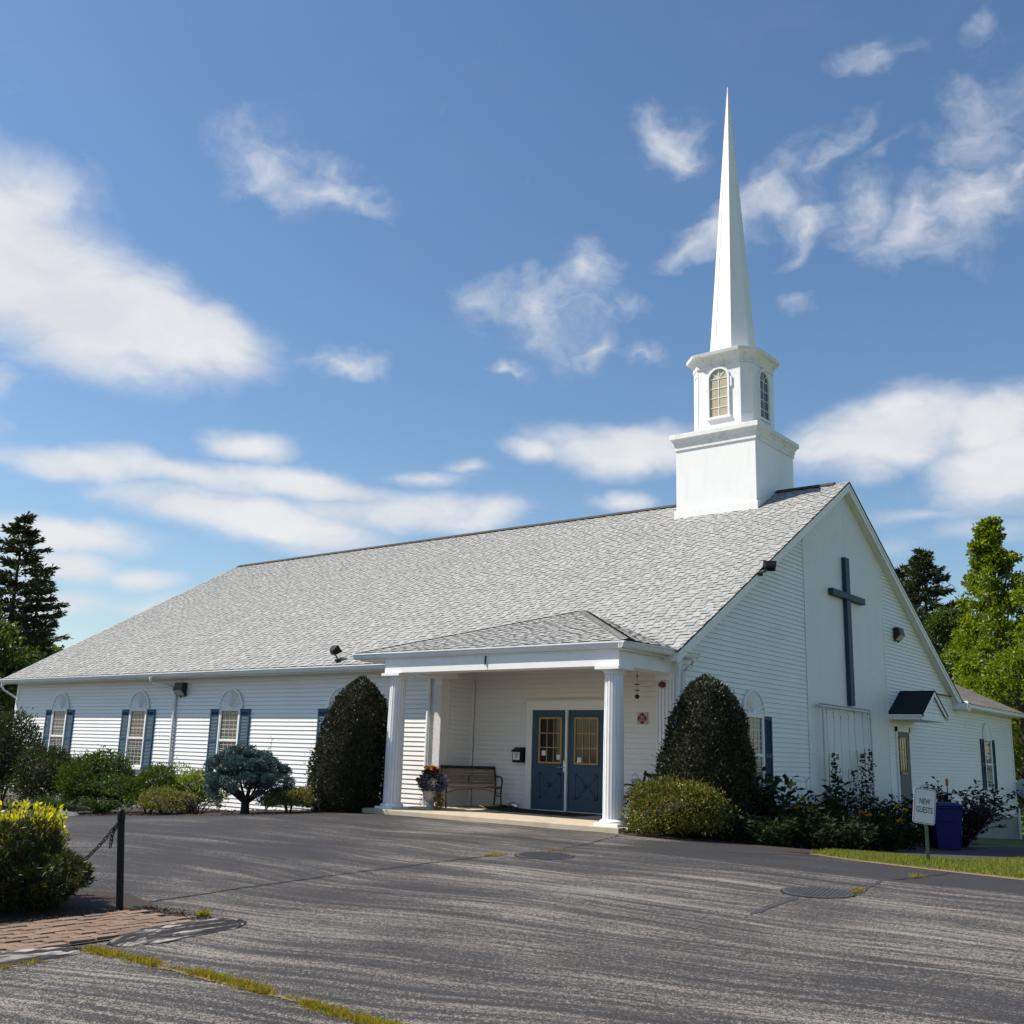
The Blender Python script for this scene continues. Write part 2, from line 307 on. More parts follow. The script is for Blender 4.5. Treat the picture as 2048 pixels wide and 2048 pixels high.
M['grass'] = leafmat('grass_blade', [(.075, .115, .014), (.12, .16, .022), (.20, .21, .035), (.30, .25, .09)], .4, .6, .2, .5, 1.0)
M['weedgrass'] = leafmat('joint_grass_blade', [(.10, .16, .010), (.20, .23, .016), (.27, .19, .035), (.33, .21, .07)], .4, .6, .2, .35, 6)
M['yew'] = leafmat('yew_needles', [(.008, .015, .005), (.017, .026, .008), (.030, .040, .011), (.07, .048, .018)], .12, .45, .45, .35, 2.0)
M['euonymus'] = leafmat('glossy_hedge_leaf', [(.020, .042, .010), (.060, .088, .015), (.15, .150, .026), (.26, .18, .045)], .25, .4, .3, .35, 3.0)
M['spruce'] = leafmat('blue_spruce_needles', [(.024, .052, .052), (.045, .085, .085), (.070, .120, .118), (.10, .155, .15)], .12, .5, .35, .35, 3.0)
M['green'] = leafmat('green_shrub_leaf', [(.018, .040, .009), (.034, .066, .012), (.056, .090, .016), (.085, .115, .026)], .35, .4, .4, .4, 1.6)
M['lime'] = leafmat('light_green_shrub_leaf', [(.055, .10, .015), (.10, .155, .022), (.16, .20, .035), (.24, .23, .07)], .4, .45, .4, .35, 2.0)
M['darkgreen'] = leafmat('dark_shrub_leaf', [(.014, .026, .008), (.026, .042, .011), (.045, .060, .015), (.085, .060, .022)], .25, .5, .35, .4, 1.5)
M['juniper'] = leafmat('juniper_needles', [(.020, .050, .010), (.035, .075, .014), (.055, .095, .018), (.085, .095, .025)], .2, .55, .3, .4, 3.0)
M['spirea'] = leafmat('spirea_leaf', [(.05, .085, .014), (.095, .13, .022), (.15, .16, .035), (.34, .22, .13)], .35, .5, .3, .3, 3.0)
M['mugo'] = leafmat('mugo_pine_needles', [(.012, .026, .005), (.030, .055, .009), (.065, .085, .013), (.14, .065, .022)], .15, .5, .35, .15, 6.0)
M['yellow'] = leafmat('yellow_green_leaf', [(.20, .24, .018), (.34, .36, .028), (.48, .44, .045), (.55, .46, .09)], .45, .45, .3, .2, 4.0)
M['purple'] = leafmat('dark_purple_leaf', [(.010, .006, .010), (.020, .012, .018), (.030, .016, .022), (.035, .03, .018)], .15, .45, .4, .3, 3.0)
M['perennial'] = leafmat('shade_plant_leaf', [(.006, .013, .004), (.010, .022, .005), (.016, .031, .008), (.024, .036, .010)], .25, .6, .15, .3, 3.0)
M['pine'] = leafmat('pine_needles', [(.018, .030, .012), (.030, .046, .016), (.050, .066, .020), (.075, .080, .026)], .12, .55, .3, .4, .8)
M['maple'] = leafmat('bright_maple_leaf', [(.045, .085, .006), (.09, .145, .008), (.16, .205, .012), (.25, .27, .02)], .42, .45, .35, .35, .5)
M['midtree'] = leafmat('green_tree_leaf', [(.022, .046, .008), (.042, .075, .012), (.070, .105, .016), (.10, .13, .024)], .35, .5, .35, .4, .5)
M['petalyellow'] = pm('yellow_petal', (.70, .42, .01), .6, .15, 20)
M['petalred'] = pm('crimson_petal', (.36, .015, .045), .6, .25, 20)
M['petalpink'] = pm('pink_petal', (.62, .10, .20), .6, .2, 20)
M['petalviolet'] = leafmat('violet_grey_leaf', [(.015, .014, .035), (.06, .055, .13), (.20, .20, .36), (.42, .42, .55)], .15, .5, .4, .1, 9)
M['petalorange'] = pm('orange_petal', (.62, .22, .015), .6, .15, 20)
M['trailing'] = leafmat('bronze_trailing_leaf', [(.09, .055, .012), (.15, .10, .02), (.24, .17, .03), (.30, .25, .04)], .3, .5, .3, .2, 9)

# ------------------------------------------------------------------ mesh helpers
def link(o): COL.objects.link(o); return o
def tag(o, label=None, cat=None, group=None, kind=None):
    if label: o['label'] = label
    if cat: o['category'] = cat
    if group: o['group'] = group
    if kind: o['kind'] = kind
    return o
def empty(name, loc, label, cat, group=None, rz=0):
    o = link(bpy.data.objects.new(name, None)); o.location = loc; o.rotation_euler = (0, 0, rz); o.empty_display_size = .2
    return tag(o, label, cat, group)
def wmat(o):
    m = Matrix.Identity(4)
    while o is not None:
        b = Matrix.Translation(o.location) @ o.rotation_euler.to_matrix().to_4x4()
        m = b @ m; o = o.parent
    return m
class MB:
    def __init__(s): s.v = []; s.f = []; s.mi = []; s.cur = 0; s.T = None
    def mat(s, i): s.cur = i; return s
    def add(s, vs, fs):
        o = len(s.v)
        for p in vs:
            p = Vector(p)
            if s.T is not None: p = s.T @ p
            s.v.append((p.x, p.y, p.z))
        for f in fs: s.f.append([o + i for i in f]); s.mi.append(s.cur)
        return s
    def quad(s, *ps): return s.add(ps, [list(range(len(ps)))])
    def box(s, x0, y0, z0, x1, y1, z1):
        return s.add([(x0, y0, z0), (x1, y0, z0), (x1, y1, z0), (x0, y1, z0), (x0, y0, z1), (x1, y0, z1), (x1, y1, z1), (x0, y1, z1)],
                     [(0, 3, 2, 1), (4, 5, 6, 7), (0, 1, 5, 4), (1, 2, 6, 5), (2, 3, 7, 6), (3, 0, 4, 7)])
    def bar(s, a, b, wd, ht, up=(0, 0, 1)):
        a = Vector(a); b = Vector(b); d = (b - a).normalized(); u = Vector(up)
        r = d.cross(u)
        if r.length < 1e-4: r = d.cross(Vector((1, 0, 0)))
        r.normalize(); u = r.cross(d)
        r = r * wd / 2; u = u * ht / 2
        vs = [a - r - u, a + r - u, a + r + u, a - r + u, b - r - u, b + r - u, b + r + u, b - r + u]
        return s.add(vs, [(0, 3, 2, 1), (4, 5, 6, 7), (0, 1, 5, 4), (1, 2, 6, 5), (2, 3, 7, 6), (3, 0, 4, 7)])
    def tube(s, pts, r, n=8, cap=True, closed=False):
        pts = [Vector(p) for p in pts]; k = len(pts); rs = r if isinstance(r, (list, tuple)) else [r] * k
        vs = []; ref = None
        for i, p in enumerate(pts):
            if closed: t = (pts[(i + 1) % k] - pts[i - 1])
            else: t = pts[min(i + 1, k - 1)] - pts[max(i - 1, 0)]
            if t.length < 1e-9: t = Vector((0, 0, 1))
            t.normalize()
            if ref is None: ref = Vector((0, 0, 1)) if abs(t.z) < .9 else Vector((1, 0, 0))
            a = t.cross(ref)
            if a.length < 1e-5: a = t.cross(Vector((1, 0, 0)))
            a.normalize(); b = t.cross(a); ref = a.cross(t) * -1 if False else ref
            for j in range(n):
                q = 2 * PI * j / n
                vs.append(p + (a * math.cos(q) + b * math.sin(q)) * rs[i])
        fs = []
        for i in range(k if closed else k - 1):
            i2 = (i + 1) % k
            for j in range(n):
                j2 = (j + 1) % n
                fs.append((i * n + j, i * n + j2, i2 * n + j2, i2 * n + j))
        if cap and not closed: fs.append(list(range(n))[::-1]); fs.append([(k - 1) * n + j for j in range(n)])
        return s.add(vs, fs)
    def loft(s, rings, cap=True):
        n = len(rings[0]); vs = [p for r in rings for p in r]; fs = []
        for i in range(len(rings) - 1):
            for j in range(n):
                j2 = (j + 1) % n; fs.append((i * n + j, i * n + j2, (i + 1) * n + j2, (i + 1) * n + j))
        if cap: fs.append(list(range(n))[::-1]); fs.append([(len(rings) - 1) * n + j for j in range(n)])
        return s.add(vs, fs)
    def lathe(s, prof, c=(0, 0, 0), n=20, flute=None):
        rings = []
        for r, z in prof:
            ring = []
            for j in range(n):
                a = 2 * PI * j / n; rr = r
                if flute and j % 2: rr = r * flute
                ring.append((c[0] + rr * math.cos(a), c[1] + rr * math.sin(a), c[2] + z))
            rings.append(ring)
        return s.loft(rings)
    def prism(s, poly, a, b, axis='y'):
        def P(p, h): return {'y': (p[0], h, p[1]), 'x': (h, p[0], p[1]), 'z': (p[0], p[1], h)}[axis]
        n = len(poly)
        return s.add([P(p, a) for p in poly] + [P(p, b) for p in poly], [list(range(n))[::-1], [n + i for i in range(n)]] + [(i, (i + 1) % n, n + (i + 1) % n, n + i) for i in range(n)])
    def build(s, name, mats, parent=None, local=False, smooth=False, bevel=0, sharp=None):
        me = bpy.data.meshes.new(name)
        v = s.v
        if parent is not None and not local:
            iv = wmat(parent).inverted(); v = [tuple(iv @ Vector(p)) for p in v]
        me.from_pydata(v, [], s.f)
        if not isinstance(mats, (list, tuple)): mats = [mats]
        for mt in mats: me.materials.append(mt)
        if len(mats) > 1: me.polygons.foreach_set('material_index', s.mi)
        bm = bmesh.new(); bm.from_mesh(me); bmesh.ops.recalc_face_normals(bm, faces=bm.faces); bm.to_mesh(me); bm.free()
        if smooth: me.polygons.foreach_set('use_smooth', [True] * len(me.polygons))
        o = link(bpy.data.objects.new(name, me))
        if parent is not None: o.parent = parent
        if bevel:
            b = o.modifiers.new('bevel', 'BEVEL'); b.width = bevel; b.segments = 2; b.limit_method = 'ANGLE'; b.angle_limit = math.radians(40)
        if smooth and sharp:
            me.set_sharp_from_angle(angle=math.radians(sharp))
        return o

def sp(t, k): return k * math.log1p(math.exp(min(60, t / k)))
def ss(t): t = min(1, max(0, t)); return t * t * (3 - 2 * t)
def gh(x, y):
    """height of the ground: falls gently towards the viewer, to the left and to the back"""
    z = -.085 - .025 * sp(-2.4 - y, .4)
    l = sp(-6.4 - x, .5); z -= .06 * (l if l < 7 else 7 + 2 * (1 - math.exp(-(l - 7) / 2)))
    b = sp(y - .5, .6); z -= .05 * (b if b < 24 else 24)
    z -= .20 * ss((x - .3) / 1.8) * ss((y + 2.5) / 3.4)
    return z
def P_(x, y, dz=0): return (x, y, gh(x, y) + dz)

def np_mesh(name, V, Fq, mat, parent=None, local=False, mi=None, mats=None):
    """fast mesh from numpy quads"""
    V = np.asarray(V, dtype=np.float64)
    if parent is not None and not local:
        iv = np.array(wmat(parent).inverted()); V = V @ iv[:3, :3].T + iv[:3, 3]
    me = bpy.data.meshes.new(name)
    nq = len(Fq); k = Fq.shape[1]
    me.vertices.add(len(V)); me.vertices.foreach_set('co', V.astype(np.float32).ravel())
    me.loops.add(nq * k); me.loops.foreach_set('vertex_index', Fq.astype(np.int32).ravel())
    me.polygons.add(nq); me.polygons.foreach_set('loop_start', (np.arange(nq) * k).astype(np.int32))
    for mt in (mats or [mat]): me.materials.append(mt)
    if mi is not None: me.polygons.foreach_set('material_index', mi.astype(np.int32))
    me.update(calc_edges=True); me.validate()
    o = link(bpy.data.objects.new(name, me))
    if parent is not None: o.parent = parent
    return o
def unit(a): return a / np.maximum(np.linalg.norm(a, axis=-1, keepdims=True), 1e-9)
def leaf_geo(P, D, ln, wd, jit=.35):
    """one folded-diamond leaf per point; D = preferred pointing direction"""
    P = np.asarray(P, float); n = len(P)
    a = unit(np.asarray(D, float) + rng.normal(0, jit, (n, 3)))
    b = unit(np.cross(a, rng.normal(0, 1, (n, 3))))
    L = (ln * rng.uniform(.65, 1.25, n))[:, None]; W = (wd * rng.uniform(.7, 1.2, n))[:, None]
    v = np.stack([P, P + a * L * .5 + b * W * .5, P + a * L, P + a * L * .5 - b * W * .5], 1).reshape(-1, 3)
    f = np.arange(n * 4).reshape(n, 4)
    return v, f
def leaves(name, P, D, ln, wd, mat, parent=None, jit=.35, local=False):
    v, f = leaf_geo(P, D, ln, wd, jit)
    return np_mesh(name, v, f, mat, parent, local)
def fib(n):
    i = np.arange(n) + .5; ph = np.arccos(1 - 2 * i / n); th = PI * (1 + 5 ** .5) * i
    return np.stack([np.cos(th) * np.sin(ph), np.sin(th) * np.sin(ph), np.cos(ph)], 1)
def lumps(D, k, amp, seed, power=3):
    """bumpy radius factor for unit directions D"""
    r = np.random.default_rng(seed); c = unit(r.normal(0, 1, (k, 3))); h = r.uniform(.4, 1, k) * r.choice([1, 1, -1], k)
    return 1 + amp * (np.maximum(D @ c.T, 0) ** (power * 4) * h).sum(1)

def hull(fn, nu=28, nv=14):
    """closed inner twig mass, coloured dark to paint the shade between leaves: fn(directions) -> points"""
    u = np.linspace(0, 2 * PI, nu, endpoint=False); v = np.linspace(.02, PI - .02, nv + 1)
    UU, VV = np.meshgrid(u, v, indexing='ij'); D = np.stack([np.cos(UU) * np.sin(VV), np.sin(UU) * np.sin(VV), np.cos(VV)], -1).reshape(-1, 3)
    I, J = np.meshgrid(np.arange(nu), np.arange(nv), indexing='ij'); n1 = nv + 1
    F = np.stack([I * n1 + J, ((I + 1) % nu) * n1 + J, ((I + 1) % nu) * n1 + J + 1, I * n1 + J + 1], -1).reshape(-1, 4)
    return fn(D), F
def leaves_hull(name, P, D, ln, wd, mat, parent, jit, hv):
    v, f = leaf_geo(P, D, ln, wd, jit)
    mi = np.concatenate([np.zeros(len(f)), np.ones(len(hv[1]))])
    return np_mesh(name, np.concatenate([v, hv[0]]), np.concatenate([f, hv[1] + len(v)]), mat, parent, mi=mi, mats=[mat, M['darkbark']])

# ------------------------------------------------------------------ ground, roads, beds
def sheet(name, poly_or_rect, mat, dz, step=.5, kind='structure', parent=None):
    """a sheet laid over the ground, clipped to a polygon"""
    poly = poly_or_rect
    xs = [p[0] for p in poly]; ys = [p[1] for p in poly]
    bm = bmesh.new()
    f = bm.faces.new([bm.verts.new((x, y, 0)) for x, y in poly]); bm.normal_update()
    def cut(axis, lo, hi):
        c = math.floor(lo / step) * step
        while c < hi:
            if c > lo + 1e-4:
                co = (c, 0, 0) if axis == 0 else (0, c, 0); no = (1, 0, 0) if axis == 0 else (0, 1, 0)
                bmesh.ops.bisect_plane(bm, geom=bm.verts[:] + bm.edges[:] + bm.faces[:], plane_co=co, plane_no=no)
            c += step
    cut(0, min(xs), max(xs)); cut(1, min(ys), max(ys))
    for v in bm.verts: v.co.z = gh(v.co.x, v.co.y) + dz
    me = bpy.data.meshes.new(name); bmesh.ops.recalc_face_normals(bm, faces=bm.faces)
    for fc in bm.faces:
        if fc.normal.z < 0: fc.normal_flip()
        fc.smooth = True
    bm.to_mesh(me); bm.free(); me.materials.append(mat)
    o = link(bpy.data.objects.new(name, me))
    if parent is not None: o.parent = parent
    if kind: o['kind'] = kind
    return o
# one ground sheet to the horizon
def axis_pts(fine0, fine1, step, far):
    a = list(np.arange(fine0, fine1 + 1e-6, step)); s = step
    lo = fine0; hi = fine1
    while hi < far: s *= 1.35; hi += s; lo -= s; a.append(hi); a.insert(0, lo)
    return np.array(a)
gx_, gy_ = axis_pts(-30, 14, .8, 700), axis_pts(-22, 40, .8, 700)
GX, GY = np.meshgrid(gx_, gy_, indexing='ij')
GV = np.stack([GX.ravel(), GY.ravel(), np.array([gh(a, b) for a, b in zip(GX.ravel(), GY.ravel())]) - .004], 1)
nx, ny = len(gx_), len(gy_); I, J = np.meshgrid(np.arange(nx - 1), np.arange(ny - 1), indexing='ij')
GF = np.stack([I * ny + J, (I + 1) * ny + J, (I + 1) * ny + J + 1, I * ny + J + 1], -1).reshape(-1, 4)
g = np_mesh('ground', GV, GF, M['turf']); g['kind'] = 'structure'; g.data.polygons.foreach_set('use_smooth', [True] * len(g.data.polygons))
LOT = [(-40, -4.15), (-11.2, -4.15), (-8.4, -4.05), (-7.4, -3.8), (-6.7, -3.45), (-6.25, -3.0), (-6.0, -2.4), (-5.95, -1.9), (.05, -1.9), (.2, -2.15), (1.2, -2.32), (2.2, -2.48), (3.05, -2.55), (3.55, -2.68),
       (4.25, -3.0), (5.3, -3.26), (6.45, -3.48), (9, -4.0), (16, -5.2), (30, -6), (30, -40), (-40, -40)]
sheet('parking_lot', LOT, M['asphalt'], .004, .6)
sheet('planting_bed_soil', [(-40, -4.15), (-11.2, -4.15), (-8.4, -4.05), (-7.4, -3.8), (-6.7, -3.45), (-6.25, -3.0), (-6.0, -2.4), (-5.9, -1.9), (-5.9, .2), (-40, .2)], M['mulch'], .008, .8)
sheet('flower_bed_soil', [(.05, -1.9), (.2, -2.15), (1.2, -2.32), (2.2, -2.48), (3.05, -2.55), (3.5, -2.6), (3.3, -1.6), (3.2, 1.2), (2.6, 6), (2.0, 12), (1.2, 14), (0, 14), (0, -1.9)], M['mulch'], .006, .8)
sheet('side_path', [(3.5, -2.6), (3.42, -1.6), (3.9, .2), (4.25, 1.5), (4.4, 4), (4.2, 9), (3.6, 14), (2.2, 17), (1.4, 16), (1.2, 14), (2.0, 12), (2.6, 6), (3.2, 1.2), (3.3, -1.6)], M['darkasphalt'], .005, .8)
sheet('lawn_edge_soil', [(3.5, -2.6), (3.55, -2.68), (4.25, -3.0), (5.3, -3.26), (6.45, -3.48), (9, -4.0), (9, -3.8), (6.45, -3.3), (5.3, -3.12), (4.25, -2.88), (3.6, -2.58)], M['soil'], .008, .5)
# brick paving strip, every paver laid with a little wobble, on a soil joint bed
sheet('mulch_island', [(.95, -11.45), (1.25, -11.2), (.2, -10.9), (-.6, -11.2), (-3, -12.6), (-3, -15.5), (1.0, -15.5), (1.0, -13)], M['mulch'], .010, .5)
BR = [(1.02, -15.4), (1.02, -11.55), (1.2, -11.33), (1.92, -11.27), (2.03, -11.6), (2.1, -12.2), (2.08, -12.6), (2.02, -13.1), (2.0, -15.4)]
sheet('brick_path_bed', BR, M['joint'], .014, .5)
def inpoly(x, y, poly):
    c = False; n = len(poly)
    for i in range(n):
        x1, y1 = poly[i]; x2, y2 = poly[i - 1]
        if (y1 > y) != (y2 > y) and x < (x2 - x1) * (y - y1) / (y2 - y1) + x1: c = not c
    return c
b = MB(); bw, bl_ = .108, .212
for i in range(0, 12):
    for j in range(0, 22):
        cx = .98 + (i + .5) * bw; cy = -15.4 + (j + .5 * (i % 2) + .5) * bl_
        if not (inpoly(cx - .05, cy - .09, BR) and inpoly(cx + .05, cy + .09, BR)): continue
        hx, hy = bw / 2 - .006, bl_ / 2 - .006; t = random.gauss(0, .02); dz = random.gauss(0, .003); z = gh(cx, cy)
        q = [(-hx, -hy), (hx, -hy), (hx, hy), (-hx, hy)]; q = [(cx + x * math.cos(t) - y * math.sin(t), cy + x * math.sin(t) + y * math.cos(t)) for x, y in q]
        tl = [random.gauss(0, .002) for _ in q]
        b.add([(x, y, z + .012) for x, y in q] + [(x, y, z + .030 + dz + e) for (x, y), e in zip(q, tl)], [(4, 5, 6, 7), (0, 1, 5, 4), (1, 2, 6, 5), (2, 3, 7, 6), (3, 0, 4, 7)])
tag(b.build('brick_path', M['brick'], bevel=.006), kind='structure')
# scraped asphalt lips along the bricks
def lip(pts, name):
    rings = []
    for (x0, x1, y, hgt) in pts:
        ring = []
        for k in range(21):
            t = k / 20; x = x0 + (x1 - x0) * t; e = math.sin(PI * min(1, t * 1.15)) if t < .87 else 0
            ring.append((x, y, gh(x, y) + .004 + hgt * max(0, math.sin(PI * t ** .75)) + (.009 * math.sin(t * 34 + 2.2 * math.sin(y * 4)) + random.gauss(0, .003)) * (0 < k < 20)))
        rings.append(ring)
    m = MB(); m.loft(rings, cap=False)
    return tag(m.build(name, M['lip'], smooth=True), kind='structure')
def lp(x0a, x0b, x1a, x1b, ya, yb, h, n=26):
    out = []
    for i in range(n + 1):
        t = i / n; e = min(1, 4 * t, 4 * (1 - t)) ** .6 if 0 < t < 1 else 0.02
        wob = .015 * math.sin(9 * t) + .01 * math.sin(23 * t + 1)
        a = x0a + (x0b - x0a) * t + wob; c = x1a + (x1b - x1a) * t + wob
        mid = (a + c) / 2; a = mid + (a - mid) * (.25 + .75 * e); c = mid + (c - mid) * (.25 + .75 * e)
        out.append((a, c, ya + (yb - ya) * t, h * e))
    return out
lip(lp(2.0, 1.93, 2.5, 2.36, -12.33, -11.05, .045), 'asphalt_kerb')
lip(lp(2.0, 2.04, 2.44, 2.44, -14.4, -12.52, .045), 'asphalt_kerb')
# cracks in the asphalt
def crack(pts, wd, name, mat, dz=.008, n=60, jit=.02):
    pts = [Vector((x, y, 0)) for x, y in pts]; seg = [(pts[i + 1] - pts[i]).length for i in range(len(pts) - 1)]; tot = sum(seg); m = MB(); prev = None
    for k in range(n + 1):
        d = tot * k / n; i = 0
        while i < len(seg) - 1 and d > seg[i]: d -= seg[i]; i += 1
        p = pts[i].lerp(pts[i + 1], min(1, d / seg[i])); t = (pts[i + 1] - pts[i]).normalized(); nn = Vector((-t.y, t.x, 0))
        p = p + nn * random.gauss(0, jit); h_ = wd * random.uniform(.4, 1.1) * (.3 if k in (0, n) else 1) / 2
        a = p + nn * h_; c = p - nn * h_; cur = ((a.x, a.y, gh(a.x, a.y) + dz), (c.x, c.y, gh(c.x, c.y) + dz))
        if prev: m.quad(prev[0], prev[1], cur[1], cur[0])
        prev = cur
    return tag(m.build(name, mat), kind='structure')
crack([(.74, -11.05), (.62, -9.6), (.58, -8.25), (.6, -7), (.62, -5.9)], .045, 'asphalt_crack', M['crack'], jit=.012)
crack([(.86, -5.02), (.8, -4.6), (.62, -3.6), (.36, -2.75), (.22, -2.25)], .035, 'asphalt_crack', M['crack'], jit=.02)
crack([(5.16, -7.8), (5.08, -7.2), (5.02, -6.45)], .11, 'asphalt_patch', M['darkasphalt'], n=14, jit=.008)
crack([(5.35, -5.6), (5.28, -5.1), (5.24, -4.68)], .06, 'asphalt_crack', M['darkasphalt'], n=14, jit=.01)
crack([(5.3, -4.55), (5.5, -3.95), (5.62, -3.4)], .03, 'asphalt_crack', M['crack'], n=20, jit=.015)
crack([(2.6, -3.35), (3.2, -3.1), (3.7, -2.75)], .03, 'asphalt_crack', M['crack'], n=20, jit=.015)
# manhole covers with a cast lug pattern and ring
def manhole(x, y, r, label, mat=None):
    z = gh(x, y); e = empty('manhole_cover', (x, y, z), label, 'manhole cover')
    sl = -.025
    a = MB(); a.lathe([(r * .93, .010), (r * .93, .014), (r * .90, .016)], n=48); n_ = int(r * 2 / .045)
    for i in range(-n_, n_ + 1):
        for j in range(-n_, n_ + 1):
            px, py = i * .045, j * .045
            if px * px + py * py < (r * .84) ** 2: a.box(px - .014, py - .014, .014, px + .014, py + .014, .021)
    o = a.build('lid', mat or M['iron'], e, local=True)
    c = MB(); N2 = 48
    for k in range(N2):
        t0, t1 = 2 * PI * k / N2, 2 * PI * (k + 1) / N2
        c.quad((r * .95 * math.cos(t0), r * .95 * math.sin(t0), .013), (r * math.cos(t0), r * math.sin(t0), .011), (r * math.cos(t1), r * math.sin(t1), .011), (r * .95 * math.cos(t1), r * .95 * math.sin(t1), .013))
    c.build('rim', M['blackrough'], e, local=True)
    e.rotation_euler = (0.025, 0, .2)
    return e
manhole(1.12, -5.48, .40, 'round iron manhole cover on the long crack, straight out from the porch')
manhole(5.07, -6.08, .38, 'round asphalt-grey manhole cover beside the dark tar patch, nearer the lawn')

# ------------------------------------------------------------------ the church
L_, Wd, ZR, PT = 24.75, 16.686, 8.096, .581     # length, width, ridge height, pitch
W2 = Wd / 2
def rz(y): return ZR - PT * abs(W2 - y)
church = empty('church_building', (0, 0, 0), 'long white clapboard church with grey shingle roof, pillared entrance and tall spire', 'church')

def siding(mb, org, u, n, z0, z1, u0, u1, step=.1, proud=.02):
    """lap siding: each course leans out at its lower edge"""
    org = Vector(org); u = Vector(u); n = Vector(n); z = z0
    while z < z1 - 1e-4:
        zt = min(z + step, z1)
        a0, a1 = u0(z), u1(z); b0, b1 = u0(zt), u1(zt)
        if a1 - a0 > .02:
            if b1 < b0: b0 = b1 = (b0 + b1) / 2
            up = Vector((0, 0, 1))
            p = [org + u * a0 + up * z + n * proud, org + u * a1 + up * z + n * proud, org + u * b1 + up * zt + n * .003, org + u * b0 + up * zt + n * .003]
            q = [org + u * a0 + up * z, org + u * a1 + up * z]
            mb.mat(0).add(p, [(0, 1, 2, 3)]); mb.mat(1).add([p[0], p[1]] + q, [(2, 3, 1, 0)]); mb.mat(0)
        z = zt
    return mb
# walls (each wall plane is a part)
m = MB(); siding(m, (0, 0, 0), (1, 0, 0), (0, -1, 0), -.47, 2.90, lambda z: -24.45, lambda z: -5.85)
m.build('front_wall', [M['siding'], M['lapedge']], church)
m = MB()
m.box(-24.45, .01, -1.6, -5.85, .25, 2.9); m.box(-24.44, .02, -1.6, -24.2, 16.66, 2.9); m.box(-24.44, 16.4, -1.6, -.02, 16.66, 2.9); m.box(-.25, 16.4, -1.6, -.02, 23.4, 2.9)
m.build('wall_core', M['trim'], church)
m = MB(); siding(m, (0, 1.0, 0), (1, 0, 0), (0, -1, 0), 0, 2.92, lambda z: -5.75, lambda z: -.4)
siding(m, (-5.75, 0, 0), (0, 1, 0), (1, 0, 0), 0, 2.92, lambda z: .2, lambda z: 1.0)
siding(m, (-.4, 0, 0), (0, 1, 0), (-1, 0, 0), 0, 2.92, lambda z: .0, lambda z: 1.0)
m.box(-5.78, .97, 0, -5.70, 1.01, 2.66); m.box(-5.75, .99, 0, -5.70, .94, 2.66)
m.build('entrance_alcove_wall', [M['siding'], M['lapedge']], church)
m = MB(); m.box(-5.9, -1.6, 2.915, -.25, 1.05, 2.945); m.build('porch_ceiling', M['trim'], church)
# gable wall: horizontal siding left and right of the chevron-boarded centre
def roofy(z): return max(0.0, W2 - (ZR - .20 - z) / PT)
YL, YR = 5.79, 10.9
m = MB()
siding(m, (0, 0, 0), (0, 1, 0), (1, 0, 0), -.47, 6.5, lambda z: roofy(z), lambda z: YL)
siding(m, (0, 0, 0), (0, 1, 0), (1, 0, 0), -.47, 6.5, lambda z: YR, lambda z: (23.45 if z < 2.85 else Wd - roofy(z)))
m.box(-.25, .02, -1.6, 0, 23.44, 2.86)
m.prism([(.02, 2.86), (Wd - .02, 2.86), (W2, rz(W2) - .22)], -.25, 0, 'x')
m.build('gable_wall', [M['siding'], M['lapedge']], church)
m = MB(); m.prism([(YL, -.47), (YR, -.47), (YR, rz(YR) - .2), (W2, ZR - .2), (YL, rz(YL) - .2)], 0.002, .022, 'x')
o = m.build('chevron_panel', M['chevron'], church)
m = MB(); m.box(.022, W2 - .012, 6.2, .030, W2 + .012, ZR - .35); m.box(.012, YL - .025, -.47, .034, YL + .012, rz(YL) - .22); m.box(.012, YR - .012, -.47, .034, YR + .03, rz(YR) - .22)
m.build('panel_batten', M['trim'], church)
m = MB(); m.box(-.02, 8, -1.7, .012, 23.44, -.46); m.build('foundation', M['foundation'], church)
m = MB(); m.box(-24.46, -.012, -1.4, -5.9, .05, -.46); m.build('foundation', M['foundation'], church)
m = MB()   # corner boards and the frieze under the eave
m.box(-24.47, -.03, -.47, -24.33, .02, 2.9); m.box(-24.475, -.025, -.47, -24.45, .14, 2.9); m.build('corner_board', M['trim'], church)
m = MB(); m.box(-.13, -.03, 0, .03, .11, 2.95); m.build('corner_board', M['trim'], church)
m = MB(); m.box(-.02, 23.34, -.47, .032, 23.47, 2.87); m.build('corner_board', M['trim'], church)
m = MB(); m.box(-24.33, -.022, 2.80, -5.95, .02, 2.9); m.build('frieze_board', M['trim'], church)

# roof: a thick white deck with shingle courses laid on it
def roofz_line(mb, x0, x1, t=.19):
    e = .385
    prof = [(-e, rz(-e) - .012), (W2, ZR - .012), (Wd + e, rz(Wd + e) - .012), (Wd + e, rz(Wd + e) - t), (Wd, rz(Wd) - t - .02), (W2, ZR - t - .04), (0, rz(0) - t - .02), (-e, rz(-e) - t)]
    mb.prism(prof, x0, x1, 'x')
m = MB(); roofz_line(m, -24.74, .19); m.build('roof_deck', M['trim'], church)
# rake boards, with a thinner moulding standing proud
for right in (True, False):
    m = MB()
    for sgn in (1, -1):
        def pt(s, dz): y = W2 - sgn * s; return (y, rz(y) + dz)
        for x0, x1, a, c in ((.19, .212, -.035, -.235), (.212, .232, -.03, -.115)):
            end = W2 + .385
            if right: m.prism([pt(0, a), pt(end, a), pt(end, c), pt(0, c)], x0, x1, 'x')
            else: m.prism([pt(0, a), pt(end, a), pt(end, c), pt(0, c)], -24.74 - (x1 - .19), -24.74 - (x0 - .19), 'x')
    m.build('rake_board', M['trim'], church)
m = MB(); m.box(-.1, 16.72, 2.84, .42, 17.16, 3.02); m.box(-.1, 16.9, 2.8, .40, 17.1, 3.10); m.build('eave_return', M['trim'], church)

